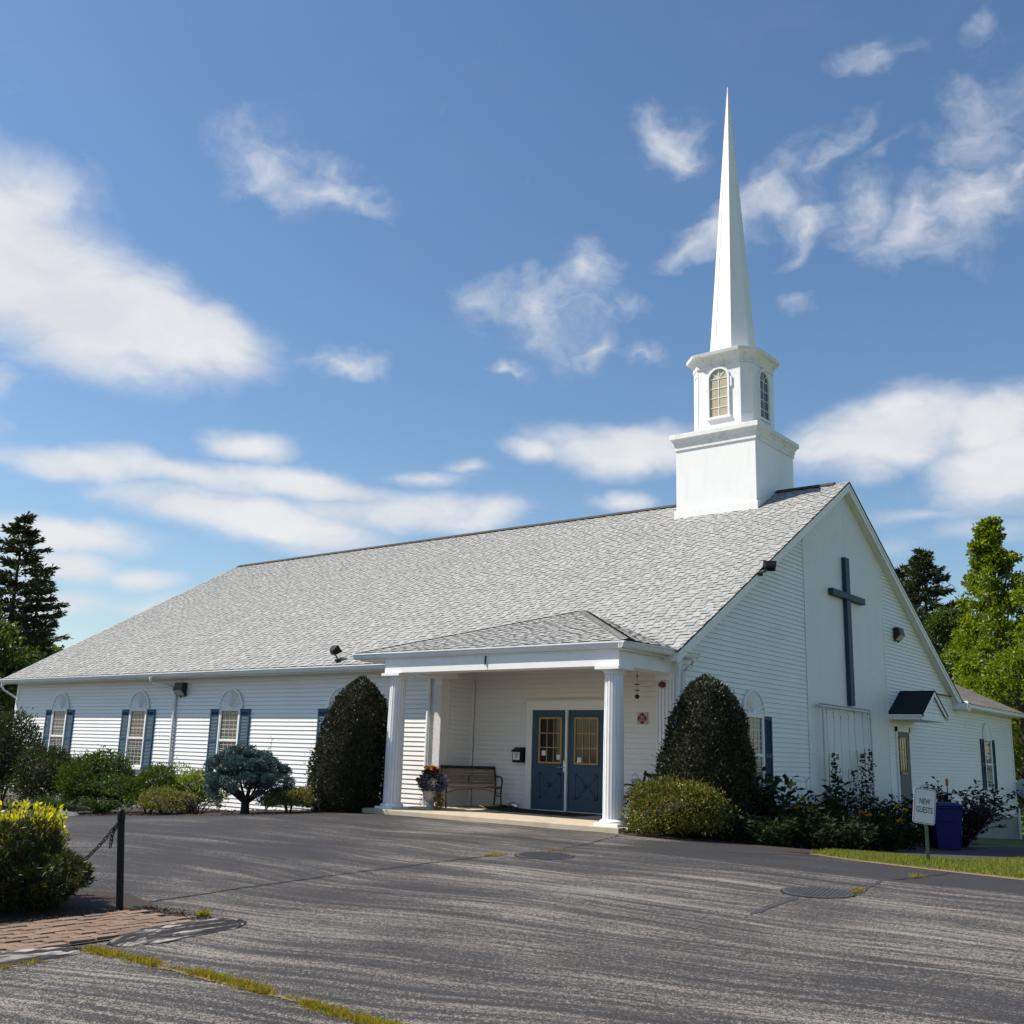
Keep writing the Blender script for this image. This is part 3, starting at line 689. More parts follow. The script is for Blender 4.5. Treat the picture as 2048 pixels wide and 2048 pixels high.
def shingles(mb, O, u, v, n, L, U0, U1, row=.143, t1=.006, t2=.011, seed=1, tabs=True):
    """laminated shingles: row upon row, with thicker tabs of random width"""
    rr = random.Random(seed); O, u, v, n = Vector(O), Vector(u).normalized(), Vector(v).normalized(), Vector(n).normalized()
    k = 0; vv = 0.0
    def pt(a, b, h): return O + u * a + v * b + n * h
    while vv < L - .01:
        v1 = min(vv + row, L); ua0, ua1, ub0, ub1 = U0(vv), U1(vv), U0(v1), U1(v1)
        if ua1 - ua0 > .03:
            x = ua0
            while x < ua1 - .01:       # base layer in metre-long strips
                xe = min(x + rr.uniform(.8, 1.1), ua1)
                y0, y1 = max(min(x, ub1), ub0), max(min(xe, ub1), ub0)
                mb.mat(0).quad(pt(x, vv, t1), pt(xe, vv, t1), pt(y1, v1, .0005), pt(y0, v1, .0005))
                mb.mat(1).quad(pt(x, vv, -.004), pt(xe, vv, -.004), pt(xe, vv, t1), pt(x, vv, t1))
                x = xe
            if tabs:
                x = ua0 + rr.uniform(0, .15)
                while x < ua1 - .05:
                    wd = rr.choice([.10, .14, .17, .21, .26]); xe = min(x + wd, ua1)
                    if xe <= ub1 + .02 and x >= ub0 - .02:
                        a, c = t1 + t2, t1 + .002; s = .008
                        mb.mat(0).add([pt(x, vv - .002, a), pt(xe, vv - .002, a), pt(xe - s, v1 + .012, c), pt(x + s, v1 + .012, c), pt(x, vv, t1 * .3), pt(xe, vv, t1 * .3), pt(xe - s, v1, t1 * .3), pt(x + s, v1, t1 * .3)],
                                      [(0, 1, 2, 3), (1, 5, 6, 2), (4, 0, 3, 7)])
                        mb.mat(1).quad(pt(x, vv - .002, -.001), pt(xe, vv - .002, -.001), pt(xe, vv - .002, a), pt(x, vv - .002, a))
                    x = xe + rr.choice([.09, .13, .16, .2])
        vv = v1; k += 1
    return mb
SL = math.hypot(1, PT); vdir = Vector((0, 1, PT)) / SL; ndir = Vector((0, -PT, 1)) / SL
m = MB(); shingles(m, (0, -.42, rz(-.42)), (1, 0, 0), vdir, ndir, (W2 + .42) * SL, lambda v: -24.77, lambda v: .235, seed=5)
m.mat(0).quad((-24.77, W2, ZR + .006), (.235, W2, ZR + .006), (.235, Wd + .42, rz(Wd + .42) + .006), (-24.77, Wd + .42, rz(Wd + .42) + .006))
m.mat(1).box(.19, W2, ZR - .03, .238, W2 + .001, ZR)
sh = m.build('shingle_roof', [M['shingle'], M['shingleedge']], church)
m = MB()   # dark back-slope rake edge; black strip stands in for shade at the eave
m.prism([(W2, ZR + .012), (Wd + .42, rz(Wd + .42) + .012), (Wd + .42, rz(Wd + .42) - .035), (W2, ZR - .035)], .226, .244, 'x')
m.prism([(W2, ZR + .004), (-.42, rz(-.42) + .004), (-.42, rz(-.42) - .026), (W2, ZR - .026)], .229, .240, 'x')
m.box(-24.75, -.425, rz(-.42) - .055, -6.3, -.395, rz(-.42) - .006)
m.build('edge_and_shade_strip', M['darkedge'], church)
m = MB(); m.prism([(W2 - .15, ZR - .08), (W2 - .14, ZR - .055), (W2, ZR + .030), (W2 + .14, ZR - .055), (W2 + .15, ZR - .08)], -24.6, -4.2, 'x')
m.prism([(W2 - .15, ZR - .08), (W2 - .14, ZR - .055), (W2, ZR + .030), (W2 + .14, ZR - .055), (W2 + .15, ZR - .08)], -1.65, -.14, 'x')
m.build('ridge_vent', M['darkedge'], church)
m = MB(); m.prism([(W2 - .17, ZR - .062), (W2, ZR + .036), (W2 + .17, ZR - .062), (W2 + .17, ZR - .050), (W2, ZR + .048), (W2 - .17, ZR - .050)], -24.62, -.13, 'x')
m.build('ridge_cap', M['shingleedge'], church)

# gutters: open troughs with a moulded front
def gutter(mb, a, b, out, h=.115, d=.12):
    a, b, out = Vector(a), Vector(b), Vector(out); up = Vector((0, 0, 1))
    prof = [(0, 0), (0, -h), (d * .55, -h), (d * .72, -h * .72), (d * .8, -h * .35), (d, -h * .22), (d, 0), (d - .012, 0), (d - .014, -h * .16), (d * .74, -h * .30), (d * .62, -h * .7), (d * .52, -h * .9), (.008, -h * .9), (.008, 0)]
    mb.loft([[p + out * x + up * z for x, z in prof] for p in (a, b)], cap=True)
m = MB(); gutter(m, (-24.78, -.40, 2.985), (-6.0, -.40, 2.985), (0, -1, 0)); m.build('gutter', M['gutter'], church)
m = MB(); gutter(m, (-6.6, -1.83, 3.05), (.06, -1.83, 3.05), (0, -1, 0)); gutter(m, (-.04, -1.95, 3.05), (.14, .40, 3.05), (1, -.08, 0)); m.build('gutter', M['gutter'], church)
m = MB(); gutter(m, (.34, 17.1, 3.0), (.34, 23.95, 3.0), (1, 0, 0)); m.build('gutter', M['gutter'], church)
def downspout(pts, r=.042):
    m = MB(); rings = []; pts = [Vector(p) for p in pts]
    for i, p in enumerate(pts):
        t = (pts[min(i + 1, len(pts) - 1)] - pts[max(i - 1, 0)]).normalized()
        a = t.cross(Vector((0, 0, 1)) if abs(t.z) < .9 else Vector((0, 1, 0)))
        a.normalize(); c = t.cross(a)
        rings.append([p + (a * math.cos(q) * r * 1.15 + c * math.sin(q) * r * .85) for q in [2 * PI * (j + .5) / 8 for j in range(8)]])
    m.loft(rings); return m.build('downspout', M['gutter'], church, smooth=True, sharp=50)
downspout([(-16.22, -.46, 2.88), (-16.22, -.46, 2.80), (-16.18, -.40, 2.73), (-15.85, -.12, 2.66), (-15.68, -.07, 2.60), (-15.58, -.06, 2.50), (-15.56, -.06, 1.2), (-15.54, -.06, -.4)])
downspout([(-24.70, -.44, 2.88), (-24.70, -.44, 2.76), (-24.66, -.38, 2.66), (-24.58, -.16, 2.52), (-24.53, .0, 2.42), (-24.52, .03, 2.3), (-24.52, .03, -.3)])
downspout([(-6.13, -.06, 2.75), (-6.13, -.06, 1.4), (-6.13, -.06, 0)])
downspout([(.19, .22, 2.94), (.19, .22, 2.88), (.16, .2, 2.80), (.10, .14, 2.73), (.07, .1, 2.66), (.07, .09, 2.55), (.07, .09, 1.2), (.07, .09, -.1)])
downspout([(.06, 23.43, -.2), (.06, 23.43, -.7), (.06, 23.43, -1.3)])

# wing roof behind the gable
wz = lambda x: 3.02 + .467 * (.45 - x)
m = MB(); m.prism([(.45, 2.99), (.45, 2.90), (.02, 2.88), (-6, wz(-6) - .3), (-6, wz(-6) - .02)], 16.9, 23.9, 'y'); m.build('wing_roof_deck', M['trim'], church)
m = MB(); SL2 = math.hypot(1, .467)
shingles(m, (.47, 0, wz(.47)), (0, 1, 0), Vector((-1, 0, .467)) / SL2, Vector((.467, 0, 1)) / SL2, 6.4 * SL2, lambda v: 17.05 if v < .42 else 14.5, lambda v: 23.93, seed=9, tabs=False)
m.build('wing_roof', [M['brownshingle'], M['shingleedge']], church)

# ---- windows: casing > pane, muntins, fanlight, shutters; modelled facing -y and turned where needed
def arc_pts(r, z0, n=18, sx=1.0): return [(r * sx * math.cos(PI * i / n), z0 + r * math.sin(PI * i / n)) for i in range(n + 1)]
def window(loc, turn=0, name='window', fan=True):
    T = Matrix.Translation(loc) @ Matrix.Rotation(turn, 4, 'Z')
    def mb(): b = MB(); b.T = T; return b
    hw, zb, zt = .43, .44, 2.04; d = -.055
    b = mb()
    b.box(-hw, d, zb, -hw + .055, 0, zt); b.box(hw - .055, d, zb, hw, 0, zt); b.box(-hw, d - .003, zt - .055, hw, 0, zt + .012); b.box(-hw - .01, d - .02, zb - .05, hw + .01, 0, zb + .03)
    b.box(-hw + .05, d + .01, 1.215, hw - .05, -.016, 1.275)
    for x in (-hw + .055, hw - .085): b.box(x, d + .008, 1.27, x + .03, -.016, zt - .05); b.box(x, d + .02, zb + .03, x + .03, -.016, 1.22)
    b.box(-hw + .055, d + .02, zb + .03, hw - .055, -.016, zb + .07)
    w_ = b.build(name, M['trim'], church, bevel=.004)
    b = mb(); b.box(-hw + .05, d + .036, zb, hw - .05, -.017, zt - .03); b.build('pane', M['glass'], w_)
    b = mb(); x0, x1 = -hw + .085, hw - .085
    for z0, z1 in ((zb + .07, 1.215), (1.275, zt - .055)):
        for i in (1, 2, 3): x = x0 + (x1 - x0) * i / 4; b.box(x - .0055, d + .030, z0, x + .0055, d + .0365, z1)
        for i in (1, 2): z = z0 + (z1 - z0) * i / 3; b.box(x0, d + .0295, z - .0055, x1, d + .036, z + .0055)
    b.build('muntin', M['lattice'], w_)
    if fan:
        R = .505; z0 = 2.06; b = mb(); n = 40
        outer, inner = arc_pts(R, z0, n), arc_pts(R - .055, z0 + .004, n)
        for i in range(n):
            (a0, a1), (c0, c1), (e0, e1), (g0, g1) = outer[i], outer[i + 1], inner[i + 1], inner[i]
            b.add([(a0, -.014, a1), (c0, -.014, c1), (c0, -.06, c1), (a0, -.06, a1), (g0, -.06, g1), (e0, -.06, e1), (e0, -.02, e1), (g0, -.02, g1)], [(0, 1, 2, 3), (3, 2, 5, 4), (4, 5, 6, 7)])
        nf = 13
        for i in range(nf):        # pleats between hub and rim
            t0, t1 = PI * i / nf, PI * (i + 1) / nf; tm = (t0 + t1) / 2
            def q(r, t, y): return (r * math.cos(t), y, z0 + r * math.sin(t))
            r0, r1 = .05, R - .05
            b.quad(q(r0, t0, -.022), q(r1, t0, -.018), q(r1, tm, -.056)); b.quad(q(r0, t0, -.022), q(r1, tm, -.056), q(r0, tm, -.034))
            b.quad(q(r0, tm, -.034), q(r1, tm, -.056), q(r1, t1, -.018)); b.quad(q(r0, tm, -.034), q(r1, t1, -.018), q(r0, t1, -.022))
        b.prism([(.06 * math.cos(PI * i / 10), z0 + .06 * math.sin(PI * i / 10)) for i in range(11)], -.05, -.02, 'y')
        b.box(-R, -.062, z0 - .022, R, -.01, z0 + .006)
        b.build('fanlight', M['trim'], w_)
    for sg in (-1, 1):
        b = mb(); sw = .375; xa = sg * (hw + .012); x0, x1 = (xa, xa + sw) if sg > 0 else (xa - sw, xa); z0, z1 = .43, 2.035
        b.box(x0, -.05, z0, x0 + .05, -.012, z1); b.box(x1 - .05, -.05, z0, x1, -.012, z1)
        for za, zb_ in ((z0, z0 + .09), (1.19, 1.27), (z1 - .08, z1)): b.box(x0 + .05, -.05, za, x1 - .05, -.012, zb_)
        b.box(x0 + .05, -.024, z0, x1 - .05, -.012, z1)
        for za, zb_ in ((z0 + .09, 1.19), (1.27, z1 - .08)):
            nn = int((zb_ - za) / .036)
            for i in range(nn):
                z = za + (zb_ - za) * (i + .5) / nn
                b.add([(x0 + .05, -.047, z - .013), (x1 - .05, -.047, z - .013), (x1 - .05, -.026, z + .015), (x0 + .05, -.026, z + .015), (x0 + .05, -.04, z - .019), (x1 - .05, -.04, z - .019)], [(0, 1, 2, 3), (4, 5, 1, 0)])
        b.build('shutter', M['shutter'] if turn == 0 else M['navy'], w_)  # gable shutters get a darker blue that paints in the shade on that wall
    return w_
for xc in (-21.6, -17.31, -13.115, -8.9): window((xc, 0, 0))
window((0, 3.005, 0), PI / 2)
window((0, 20.2, 0), PI / 2)

# ---- entrance: casing, two half-glazed blue doors
m = MB(); m.box(-4.2, .93, 0, -4.045, 1.0, 2.21); m.box(-2.235, .93, 0, -2.08, 1.0, 2.21); m.box(-4.2, .931, 2.04, -2.08, 1.0, 2.211); m.box(-4.045, .94, 0, -2.235, 1.0, .022)
m.box(-3.165, .905, .022, -3.115, .95, 2.04); m.box(-4.22, .915, 2.205, -2.06, 1.0, 2.235)
m.build('door_casing', M['trim'], church, bevel=.004)
for x0, x1, lx in ((-4.045, -3.165, -3.86), (-3.115, -2.235, -2.955)):
    b = MB(); b.box(x0 + .004, .955, .024, x1 - .004, .995, 2.038)
    cx = lx + .295; z0, z1 = .28, .75
    def xbar(a, c, w): b.bar((a[0], .952, a[1]), (c[0], .952, c[1]), w, .014, (0, -1, 0))
    hx = .27
    for a, c in (((cx - hx, z0), (cx + hx, z0)), ((cx - hx, z1), (cx + hx, z1)), ((cx - hx, z0), (cx - hx, z1)), ((cx + hx, z0), (cx + hx, z1))): xbar(a, c, .03)
    for s1 in (1, -1):
        b.bar((cx - hx * s1, .951, z0), (cx + hx * s1, .951, z1), .075, .012, (0, -1, 0)); b.bar((cx - hx * s1, .945, z0), (cx + hx * s1, .945, z1), .02, .012, (0, -1, 0))
    dr = b.build('door', M['doorblue'], church)
    b = MB(); b.box(lx + .02, .948, .97, lx + .57, .953, 1.87); pn = b.build('pane', M['darkglass'], dr)
    b = MB(); zl, zh = .95, 1.89; xl, xr = lx, lx + .59
    b.box(xl, .93, zl, xl + .035, .956, zh); b.box(xr - .035, .93, zl, xr, .956, zh); b.box(xl, .929, zl, xr, .956, zl + .035); b.box(xl, .929, zh - .035, xr, .956, zh)
    for i in (1, 2): x = xl + .035 + (.52) * i / 3; b.box(x - .009, .937, zl + .03, x + .009, .95, zh - .03); z = zl + .035 + (.87) * i / 3; b.box(xl + .03, .9365, z - .009, xr - .03, .95, z + .009)
    b.build('window_trim', M['gold'], dr)
    if x0 < -4:
        b = MB(); b.box(-3.225, .94, .80, -3.175, .955, 1.02); b.tube([(-3.2, .94, .885), (-3.2, .90, .885), (-3.23, .885, .884), (-3.33, .885, .88)], .012, 8); b.lathe([(0, 0), (.018, 0), (.018, .03), (0, .03)], (-3.2, .93, .97), 10)
        b.build('handle', M['chrome'], dr)
    for (sx, sz) in (((-3.785, 1.11), (-3.40, 1.035)) if x0 < -4 else ((-2.885, .99),)):
        b = MB(); b.box(sx, .9455, sz, sx + .105, .9475, sz + .10); st = b.build('sticker', M['paper'], dr)

# ---- porch: slab, beams, columns, hip roof, pilasters
slab = [(-5.98, -2.0), (.02, -2.0), (.02, .02), (-.4, .02), (-.4, 1.0), (-5.75, 1.0), (-5.75, .02), (-5.98, .02)]
m = MB(); m.prism(slab, -.5, 0, 'z'); m.build('porch_floor', M['concrete'], church, bevel=.012)
m = MB(); m.box(-5.73, -1.83, 2.64, -.10, -1.45, 2.93); m.box(-5.73, -1.45, 2.642, -5.36, .0, 2.93); m.box(-.47, -1.45, 2.642, -.101, .02, 2.93)
m.box(-6.45, -1.84, 2.90, .0, .0, 2.955)
m.build('porch_beam', M['trim'], church, bevel=.004)
def column(x, y):
    T = Matrix.Translation((x, y, 0)); b = MB(); b.T = T
    b.box(-.235, -.235, 0, .235, .235, .045); b.lathe([(.225, .045), (.23, .06), (.225, .085), (.20, .10), (.185, .11)], n=32)
    nf = 18; rings = []
    for z, r in ((.11, .178), (.6, .178), (1.5, .173), (2.5, .158)):
        ring = []
        for k in range(nf):
            for f, rr in ((-.40, 1), (-.24, 1), (-.12, .91), (0, .885), (.12, .91), (.24, 1)):
                a = 2 * PI * (k + f) / nf; ring.append((r * rr * math.cos(a), r * rr * math.sin(a), z))
        rings.append(ring)
    b.loft(rings); b.lathe([(.165, 2.5), (.175, 2.515), (.168, 2.53), (.19, 2.555), (.21, 2.575), (.21, 2.585)], n=32); b.box(-.245, -.245, 2.585, .245, .245, 2.64)
    return b.build('column', M['trim'], church)
column(-5.52, -1.64); column(-.32, -1.64)
def pilaster(x0, x1):
    b = MB(); b.box(x0, -.06, 0, x1, .2, 2.645)
    n = 5; wd = (x1 - x0) / n
    for i in range(n + 1):
        x = x0 + wd * i
        b.box(max(x0, x - wd * .3), -.078, .18, min(x1, x + wd * .3), -.06, 2.52)
    b.box(x0 - .01, -.09, 0, x1 + .01, -.06, .18); b.box(x0 - .01, -.09, 2.52, x1 + .01, -.06, 2.645)
    return b.build('pilaster', M['trim'], church)
pilaster(-5.93, -5.74); pilaster(-.41, -.05)
A = Vector((-3.3, 1.66, 4.205)); FL = Vector((-6.6, -1.86, 3.065)); FR = Vector((.10, -1.86, 3.065))
def tri_roof(mb, a, b_, apex, seed):
    u = (b_ - a).normalized(); L0 = (b_ - a).length; t = (apex - a).dot(u); v = (apex - a) - u * t; H = v.length; v.normalize(); n = u.cross(v)
    shingles(mb, a, u, v, n, H, lambda q: t * q / H, lambda q: L0 + (t - L0) * q / H, seed=seed)
m = MB(); tri_roof(m, FL, FR, A, 3)
BR_, BL_ = Vector((.10, -.36, 3.065)), Vector((-6.6, -.36, 3.065))
tri_roof(m, FR, BR_ + Vector((0, .25, 0)), A, 4); tri_roof(m, BL_, FL, A, 6)
def hipcap(a, b_):
    d = (b_ - a); n_ = int(d.length / .14); d.normalize(); s = d.cross(Vector((0, 0, 1))).normalized(); up = s.cross(d)
    for i in range(n_):
        p = a + d * (.14 * i); q = p + d * .15; h0, h1 = .034, .022; wd = .12
        m.mat(0).add([p - s * wd + up * (h0 - .03), p + up * h0, p + s * wd + up * (h0 - .03), q - s * wd + up * (h1 - .03), q + up * h1, q + s * wd + up * (h1 - .03)], [(0, 1, 4, 3), (1, 2, 5, 4)])
        m.mat(1).quad(p - s * wd + up * (h0 - .045), p + s * wd + up * (h0 - .045), p + s * wd + up * (h0 - .03), p + up * h0, p - s * wd + up * (h0 - .03))
hipcap(FR.copy(), A.copy()); hipcap(FL.copy(), A.copy())
m.mat(1).quad(FL + Vector((0, 0, -.03)), FR + Vector((0, 0, -.03)), FR, FL)
m.build('porch_roof', [M['shingle'], M['shingleedge']], church)
m = MB(); m.box(-6.6, -1.845, 2.93, .06, -1.81, 3.045); m.bar((.0, -1.83, 2.99), (.14, .38, 2.99), .03, .12); m.build('fascia', M['trim'], church)
m = MB(); m.box(-3.07, -1.852, 2.9, -3.05, -1.842, 2.74); m.tube([(-3.02, -1.86, 2.885), (-3.05, -1.87, 2.9), (-3.06, -1.865, 2.86), (-3.062, -1.86, 2.72)], .006, 6); m.build('beam_hook', M['bronze'], church)

# ---- side door under its little gabled hood
m = MB(); m.box(0, 11.42, -.2, .05, 11.52, 2.12); m.box(0, 12.43, -.2, .05, 12.53, 2.12); m.box(0, 11.42, 2.0, .05, 12.53, 2.121); m.build('side_door_casing', M['trim'], church)
b = MB(); b.box(.0, 11.52, -.2, .035, 12.43, 2.0); dr = b.build('side_door', M['doorblue'], church)
b = MB(); b.box(.035, 11.62, .92, .04, 12.2, 1.84); b.build('pane', M['glass'], dr)
b = MB()
for y0, y1, z0, z1 in ((11.6, 11.64, .9, 1.86), (12.18, 12.22, .9, 1.86), (11.6, 12.22, .9, .94), (11.6, 12.22, 1.82, 1.86)): b.box(.036, y0, z0, .06, y1, z1)
for i in (1, 2): y = 11.62 + .58 * i / 3; b.box(.036, y - .01, .92, .05, y + .01, 1.84); z = .92 + .92 * i / 3; b.box(.0365, 11.62, z - .01, .0505, 12.2, z + .01)
b.build('window_trim', M['gold'], dr)
hx = .92; hy0, hyc, hy1 = 10.93, 11.98, 13.03; hz0, hz1 = 2.42, 3.06
m = MB()
for y0 in (hy0, hy1):
    sg = 1 if y0 < hyc else -1
    m.add([(0, y0, hz0), (hx, y0, hz0), (hx, hyc, hz1), (0, hyc, hz1), (0, y0, hz0 + .03), (hx + .02, y0, hz0 + .03), (hx + .02, hyc, hz1 + .03), (0, hyc, hz1 + .03)], [(0, 3, 2, 1), (4, 5, 6, 7), (0, 1, 5, 4), (1, 2, 6, 5), (2, 3, 7, 6), (3, 0, 4, 7)])
hood = m.build('door_hood', M['blackshingle'], church)
m = MB(); m.prism([(hy0 + .12, hz0 - .02), (hy1 - .12, hz0 - .02), (hyc, hz1 - .08)], .0, hx - .07, 'x'); m.box(0, hy0 + .02, hz0 - .13, hx - .05, hy1 - .02, hz0 - .015); m.box(0, hy0 + .0, hz0 - .05, hx, hy0 + .06, hz0 - .002); m.box(0, hy1 - .06, hz0 - .05, hx, hy1, hz0 - .002)
siding(m, (hx - .07, 0, 0), (0, 1, 0), (1, 0, 0), hz0 - .02, hz1 - .08, lambda z: hy0 + .12 + (z - hz0) * 1.64, lambda z: hy1 - .12 - (z - hz0) * 1.64)
for s1 in (1, -1):
    y0 = hyc - s1 * 1.05
    m.prism([(y0, hz0), (y0, hz0 - .09), (hyc, hz1 - .11), (hyc, hz1)], hx - .03, hx, 'x')
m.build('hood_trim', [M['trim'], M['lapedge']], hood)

# ---- blue cross on the gable
m = MB(); m.box(.03, 8.11, 2.49, .13, 8.37, 6.13); m.box(.04, 7.18, 5.07, .155, 9.30, 5.23)
m.build('cross', M['navy'], church, bevel=.008)

# ---- steeple: box, louvre-windowed belfry, octagonal spire
xb, yb = -2.925, W2
def sq(r, z): return [(xb - r, yb - r, z), (xb + r, yb - r, z), (xb + r, yb + r, z), (xb - r, yb + r, z)]
def oc(a, h, z): return [(xb + x, yb + y, z) for x, y in ((-a, -h), (a, -h), (h, -a), (h, a), (a, h), (-a, h), (-h, a), (-h, -a))]
m = MB(); m.loft([sq(1.17, 6.6), sq(1.17, 9.34)])
m.box(xb - 1.215, yb - 1.215, 7.32, xb + 1.215, yb - 1.16, 7.605)
for sx in (-1, 1):
    for sy in (-1, 1):
        x0, x1 = (xb + 1.16, xb + 1.21) if sx > 0 else (xb - 1.21, xb - 1.16)
        m.prism([(yb + sy * 1.214, 7.38), (yb + sy * 1.214, 7.59), (yb, 8.29), (yb, 8.08)], x0, x1, 'x')
st = m.build('steeple', M['steeple'], church, bevel=.006)
m = MB(); m.loft([sq(1.171, 9.30), sq(1.20, 9.30), sq(1.20, 9.40), sq(1.215, 9.42), sq(1.225, 9.50), sq(1.27, 9.58), sq(1.305, 9.60), sq(1.305, 9.72), sq(1.28, 9.735), sq(.8, 9.80)])
m.build('cornice', M['cornice'], st, bevel=.004)
ba, bh = .62, .88
m = MB(); m.loft([oc(ba, bh, 9.70), oc(ba, bh, 11.68)])
for (p0, p1) in (((ba, -bh), (bh, -ba)), ((bh, ba), (ba, bh)), ((-ba, bh), (-bh, ba)), ((-bh, -ba), (-ba, -bh))):   # recessed-panel frames on the corner faces
    a = Vector((xb + p0[0], yb + p0[1], 0)); c = Vector((xb + p1[0], yb + p1[1], 0)); d = (c - a); ln = d.length; d.normalize(); nn = Vector((d.y, -d.x, 0)); up = Vector((0, 0, 1))
    for t0, t1, z0, z1 in ((.02, .20, 9.9, 11.6), (.80, .98, 9.9, 11.6), (.2, .8, 11.45, 11.6), (.2, .8, 9.9, 10.18)):
        q = [a + d * ln * t0 + up * z0, a + d * ln * t1 + up * z0, a + d * ln * t1 + up * z1, a + d * ln * t0 + up * z1]
        m.add(q + [p + nn * .022 for p in q], [(4, 5, 6, 7), (0, 1, 5, 4), (1, 2, 6, 5), (2, 3, 7, 6), (3, 0, 4, 7)])
m.build('belfry', M['steeple'], st, bevel=.004)
m = MB(); m.loft([oc(ba + .01, bh + .01, 11.62), oc(ba + .02, bh + .035, 11.62), oc(ba + .02, bh + .04, 11.72), oc(ba + .03, bh + .07, 11.78), oc(ba + .05, bh + .13, 11.88), oc(ba + .075, bh + .20, 11.91), oc(ba + .08, bh + .22, 12.0), oc(.5, .7, 12.06)])
m.build('cornice', M['cornice'], st, bevel=.004)
m = MB(); rings = []
for r, z in ((.80, 12.04), (.70, 12.10), (.645, 12.20), (.625, 12.36), (.325, 16.5), (.02, 20.70), (.004, 20.78)):
    rings.append([(xb + r * math.cos(PI / 8 + PI / 4 * k), yb + r * math.sin(PI / 8 + PI / 4 * k), z) for k in range(8)])
m.loft(rings); sp_o = m.build('spire', M['steeple'], st)
m = MB()
for k in range(8):       # thin standing seams on the spire's arrises
    pts = [(xb + (r + .002) * math.cos(PI / 8 + PI / 4 * k), yb + (r + .002) * math.sin(PI / 8 + PI / 4 * k), z) for r, z in ((.645, 12.2), (.625, 12.36), (.325, 16.5), (.02, 20.7))]
    m.tube(pts, [.006, .006, .005, .003], 6)
m.build('spire_seam', M['steeple'], st)
def belfry_window(turn):
    T = Matrix.Translation((xb, yb, 0)) @ Matrix.Rotation(turn, 4, 'Z')
    y = -bh; hw = .275; z0, zs = 10.16, 11.255
    def mb(): b = MB(); b.T = T; return b
    b = mb(); poly = [(-hw, z0), (hw, z0)] + [(hw * math.cos(PI * i / 16), zs + hw * math.sin(PI * i / 16)) for i in range(17)]
    b.prism(poly, y - .004, y - .001, 'y'); b.build('belfry_window', M['belfryglass'] if turn == 0 else M['glass'], st)
    b = mb()
    def strip(ri, ro, ya, yb_):
        i_ = [(-ri, z0)] + [(ri * -math.cos(PI * k / 18), zs + ri * math.sin(PI * k / 18)) for k in range(19)] + [(ri, z0)]
        o_ = [(-ro, z0 - .0)] + [(ro * -math.cos(PI * k / 18), zs + ro * math.sin(PI * k / 18)) for k in range(19)] + [(ro, z0 - .0)]
        for k in range(len(i_) - 1):
            a, c, e, g = o_[k], o_[k + 1], i_[k + 1], i_[k]
            b.add([(p[0], ya, p[1]) for p in (a, c, e, g)] + [(p[0], yb_, p[1]) for p in (a, c, e, g)], [(0, 1, 2, 3), (0, 4, 5, 1), (2, 6, 7, 3)])
    strip(hw, hw + .055, y - .05, y + .002); strip(hw + .05, hw + .075, y - .03, y + .002)
    b.box(-hw - .08, y - .065, z0 - .05, hw + .08, y + .002, z0 + .012)
    b.box(-hw - .125, y - .035, 10.97, -hw - .05, y + .002, 11.25); b.box(hw + .05, y - .035, 10.97, hw + .125, y + .002, 11.25)
    b.box(-.07, y - .045, zs + hw + .03, .07, y + .002, zs + hw + .14)
    b.box(-.009, y - .016, z0, .009, y - .003, zs + hw)
    for i in range(1, 5): z = z0 + (zs - z0) * i / 4; b.box(-hw, y - .0155, z - .009, hw, y - .003, z + .009)
    for ang in (PI * .25, PI * .75): b.bar((0, y - .010, zs), (hw * math.cos(ang), y - .010, zs + hw * math.sin(ang)), .016, .012, (0, -1, 0))
    b.build('belfry_window_trim', M['trim'], st)
for k in range(4): belfry_window(k * PI / 2)

# ------------------------------------------------------------------ fittings on the church
def wall_light(T, label):
    e = empty('wall_light', T.translation, label, 'wall light', 'wall-pack lights on the church walls')
    def mb(): b = MB(); b.T = T; return b
    b = mb(); b.add([(-.19, -.02, 0), (.19, -.02, 0), (.19, -.02, .36), (-.19, -.02, .36), (-.19, -.20, .16), (.19, -.20, .16), (.19, -.16, .36), (-.19, -.16, .36), (-.19, -.05, 0), (.19, -.05, 0)],
                    [(0, 1, 2, 3), (4, 5, 6, 7), (2, 3, 7, 6), (0, 8, 4, 7, 3), (1, 2, 6, 5, 9), (0, 1, 9, 8)])
    b.box(-.19, -.20, .155, .19, -.03, .17); b.build('housing', M['bronze'], e, bevel=.008)
    b = mb(); b.add([(-.17, -.055, .012), (.17, -.055, .012), (.17, -.19, .152), (-.17, -.19, .152), (-.17, -.04, .012), (.17, -.04, .012), (.17, -.05, .152), (-.17, -.05, .152)], [(0, 1, 2, 3), (0, 3, 7, 4), (1, 5, 6, 2), (0, 4, 5, 1)])
    b.build('lens', M['glass_lamp'], e)
    b = mb(); b.lathe([(.02, 0), (.02, .05)], (0, -.06, -.04), 8); b.build('photocell', M['black'], e)
    return e
wall_light(Matrix.Translation((-15.3, -.015, 2.38)), 'dark bronze wall light under the eave beside the downspout of the long wall')
wall_light(Matrix.Translation((.015, 11.85, 4.42)) @ Matrix.Rotation(PI / 2, 4, 'Z'), 'dark bronze wall light high on the gable to the right of the cross')

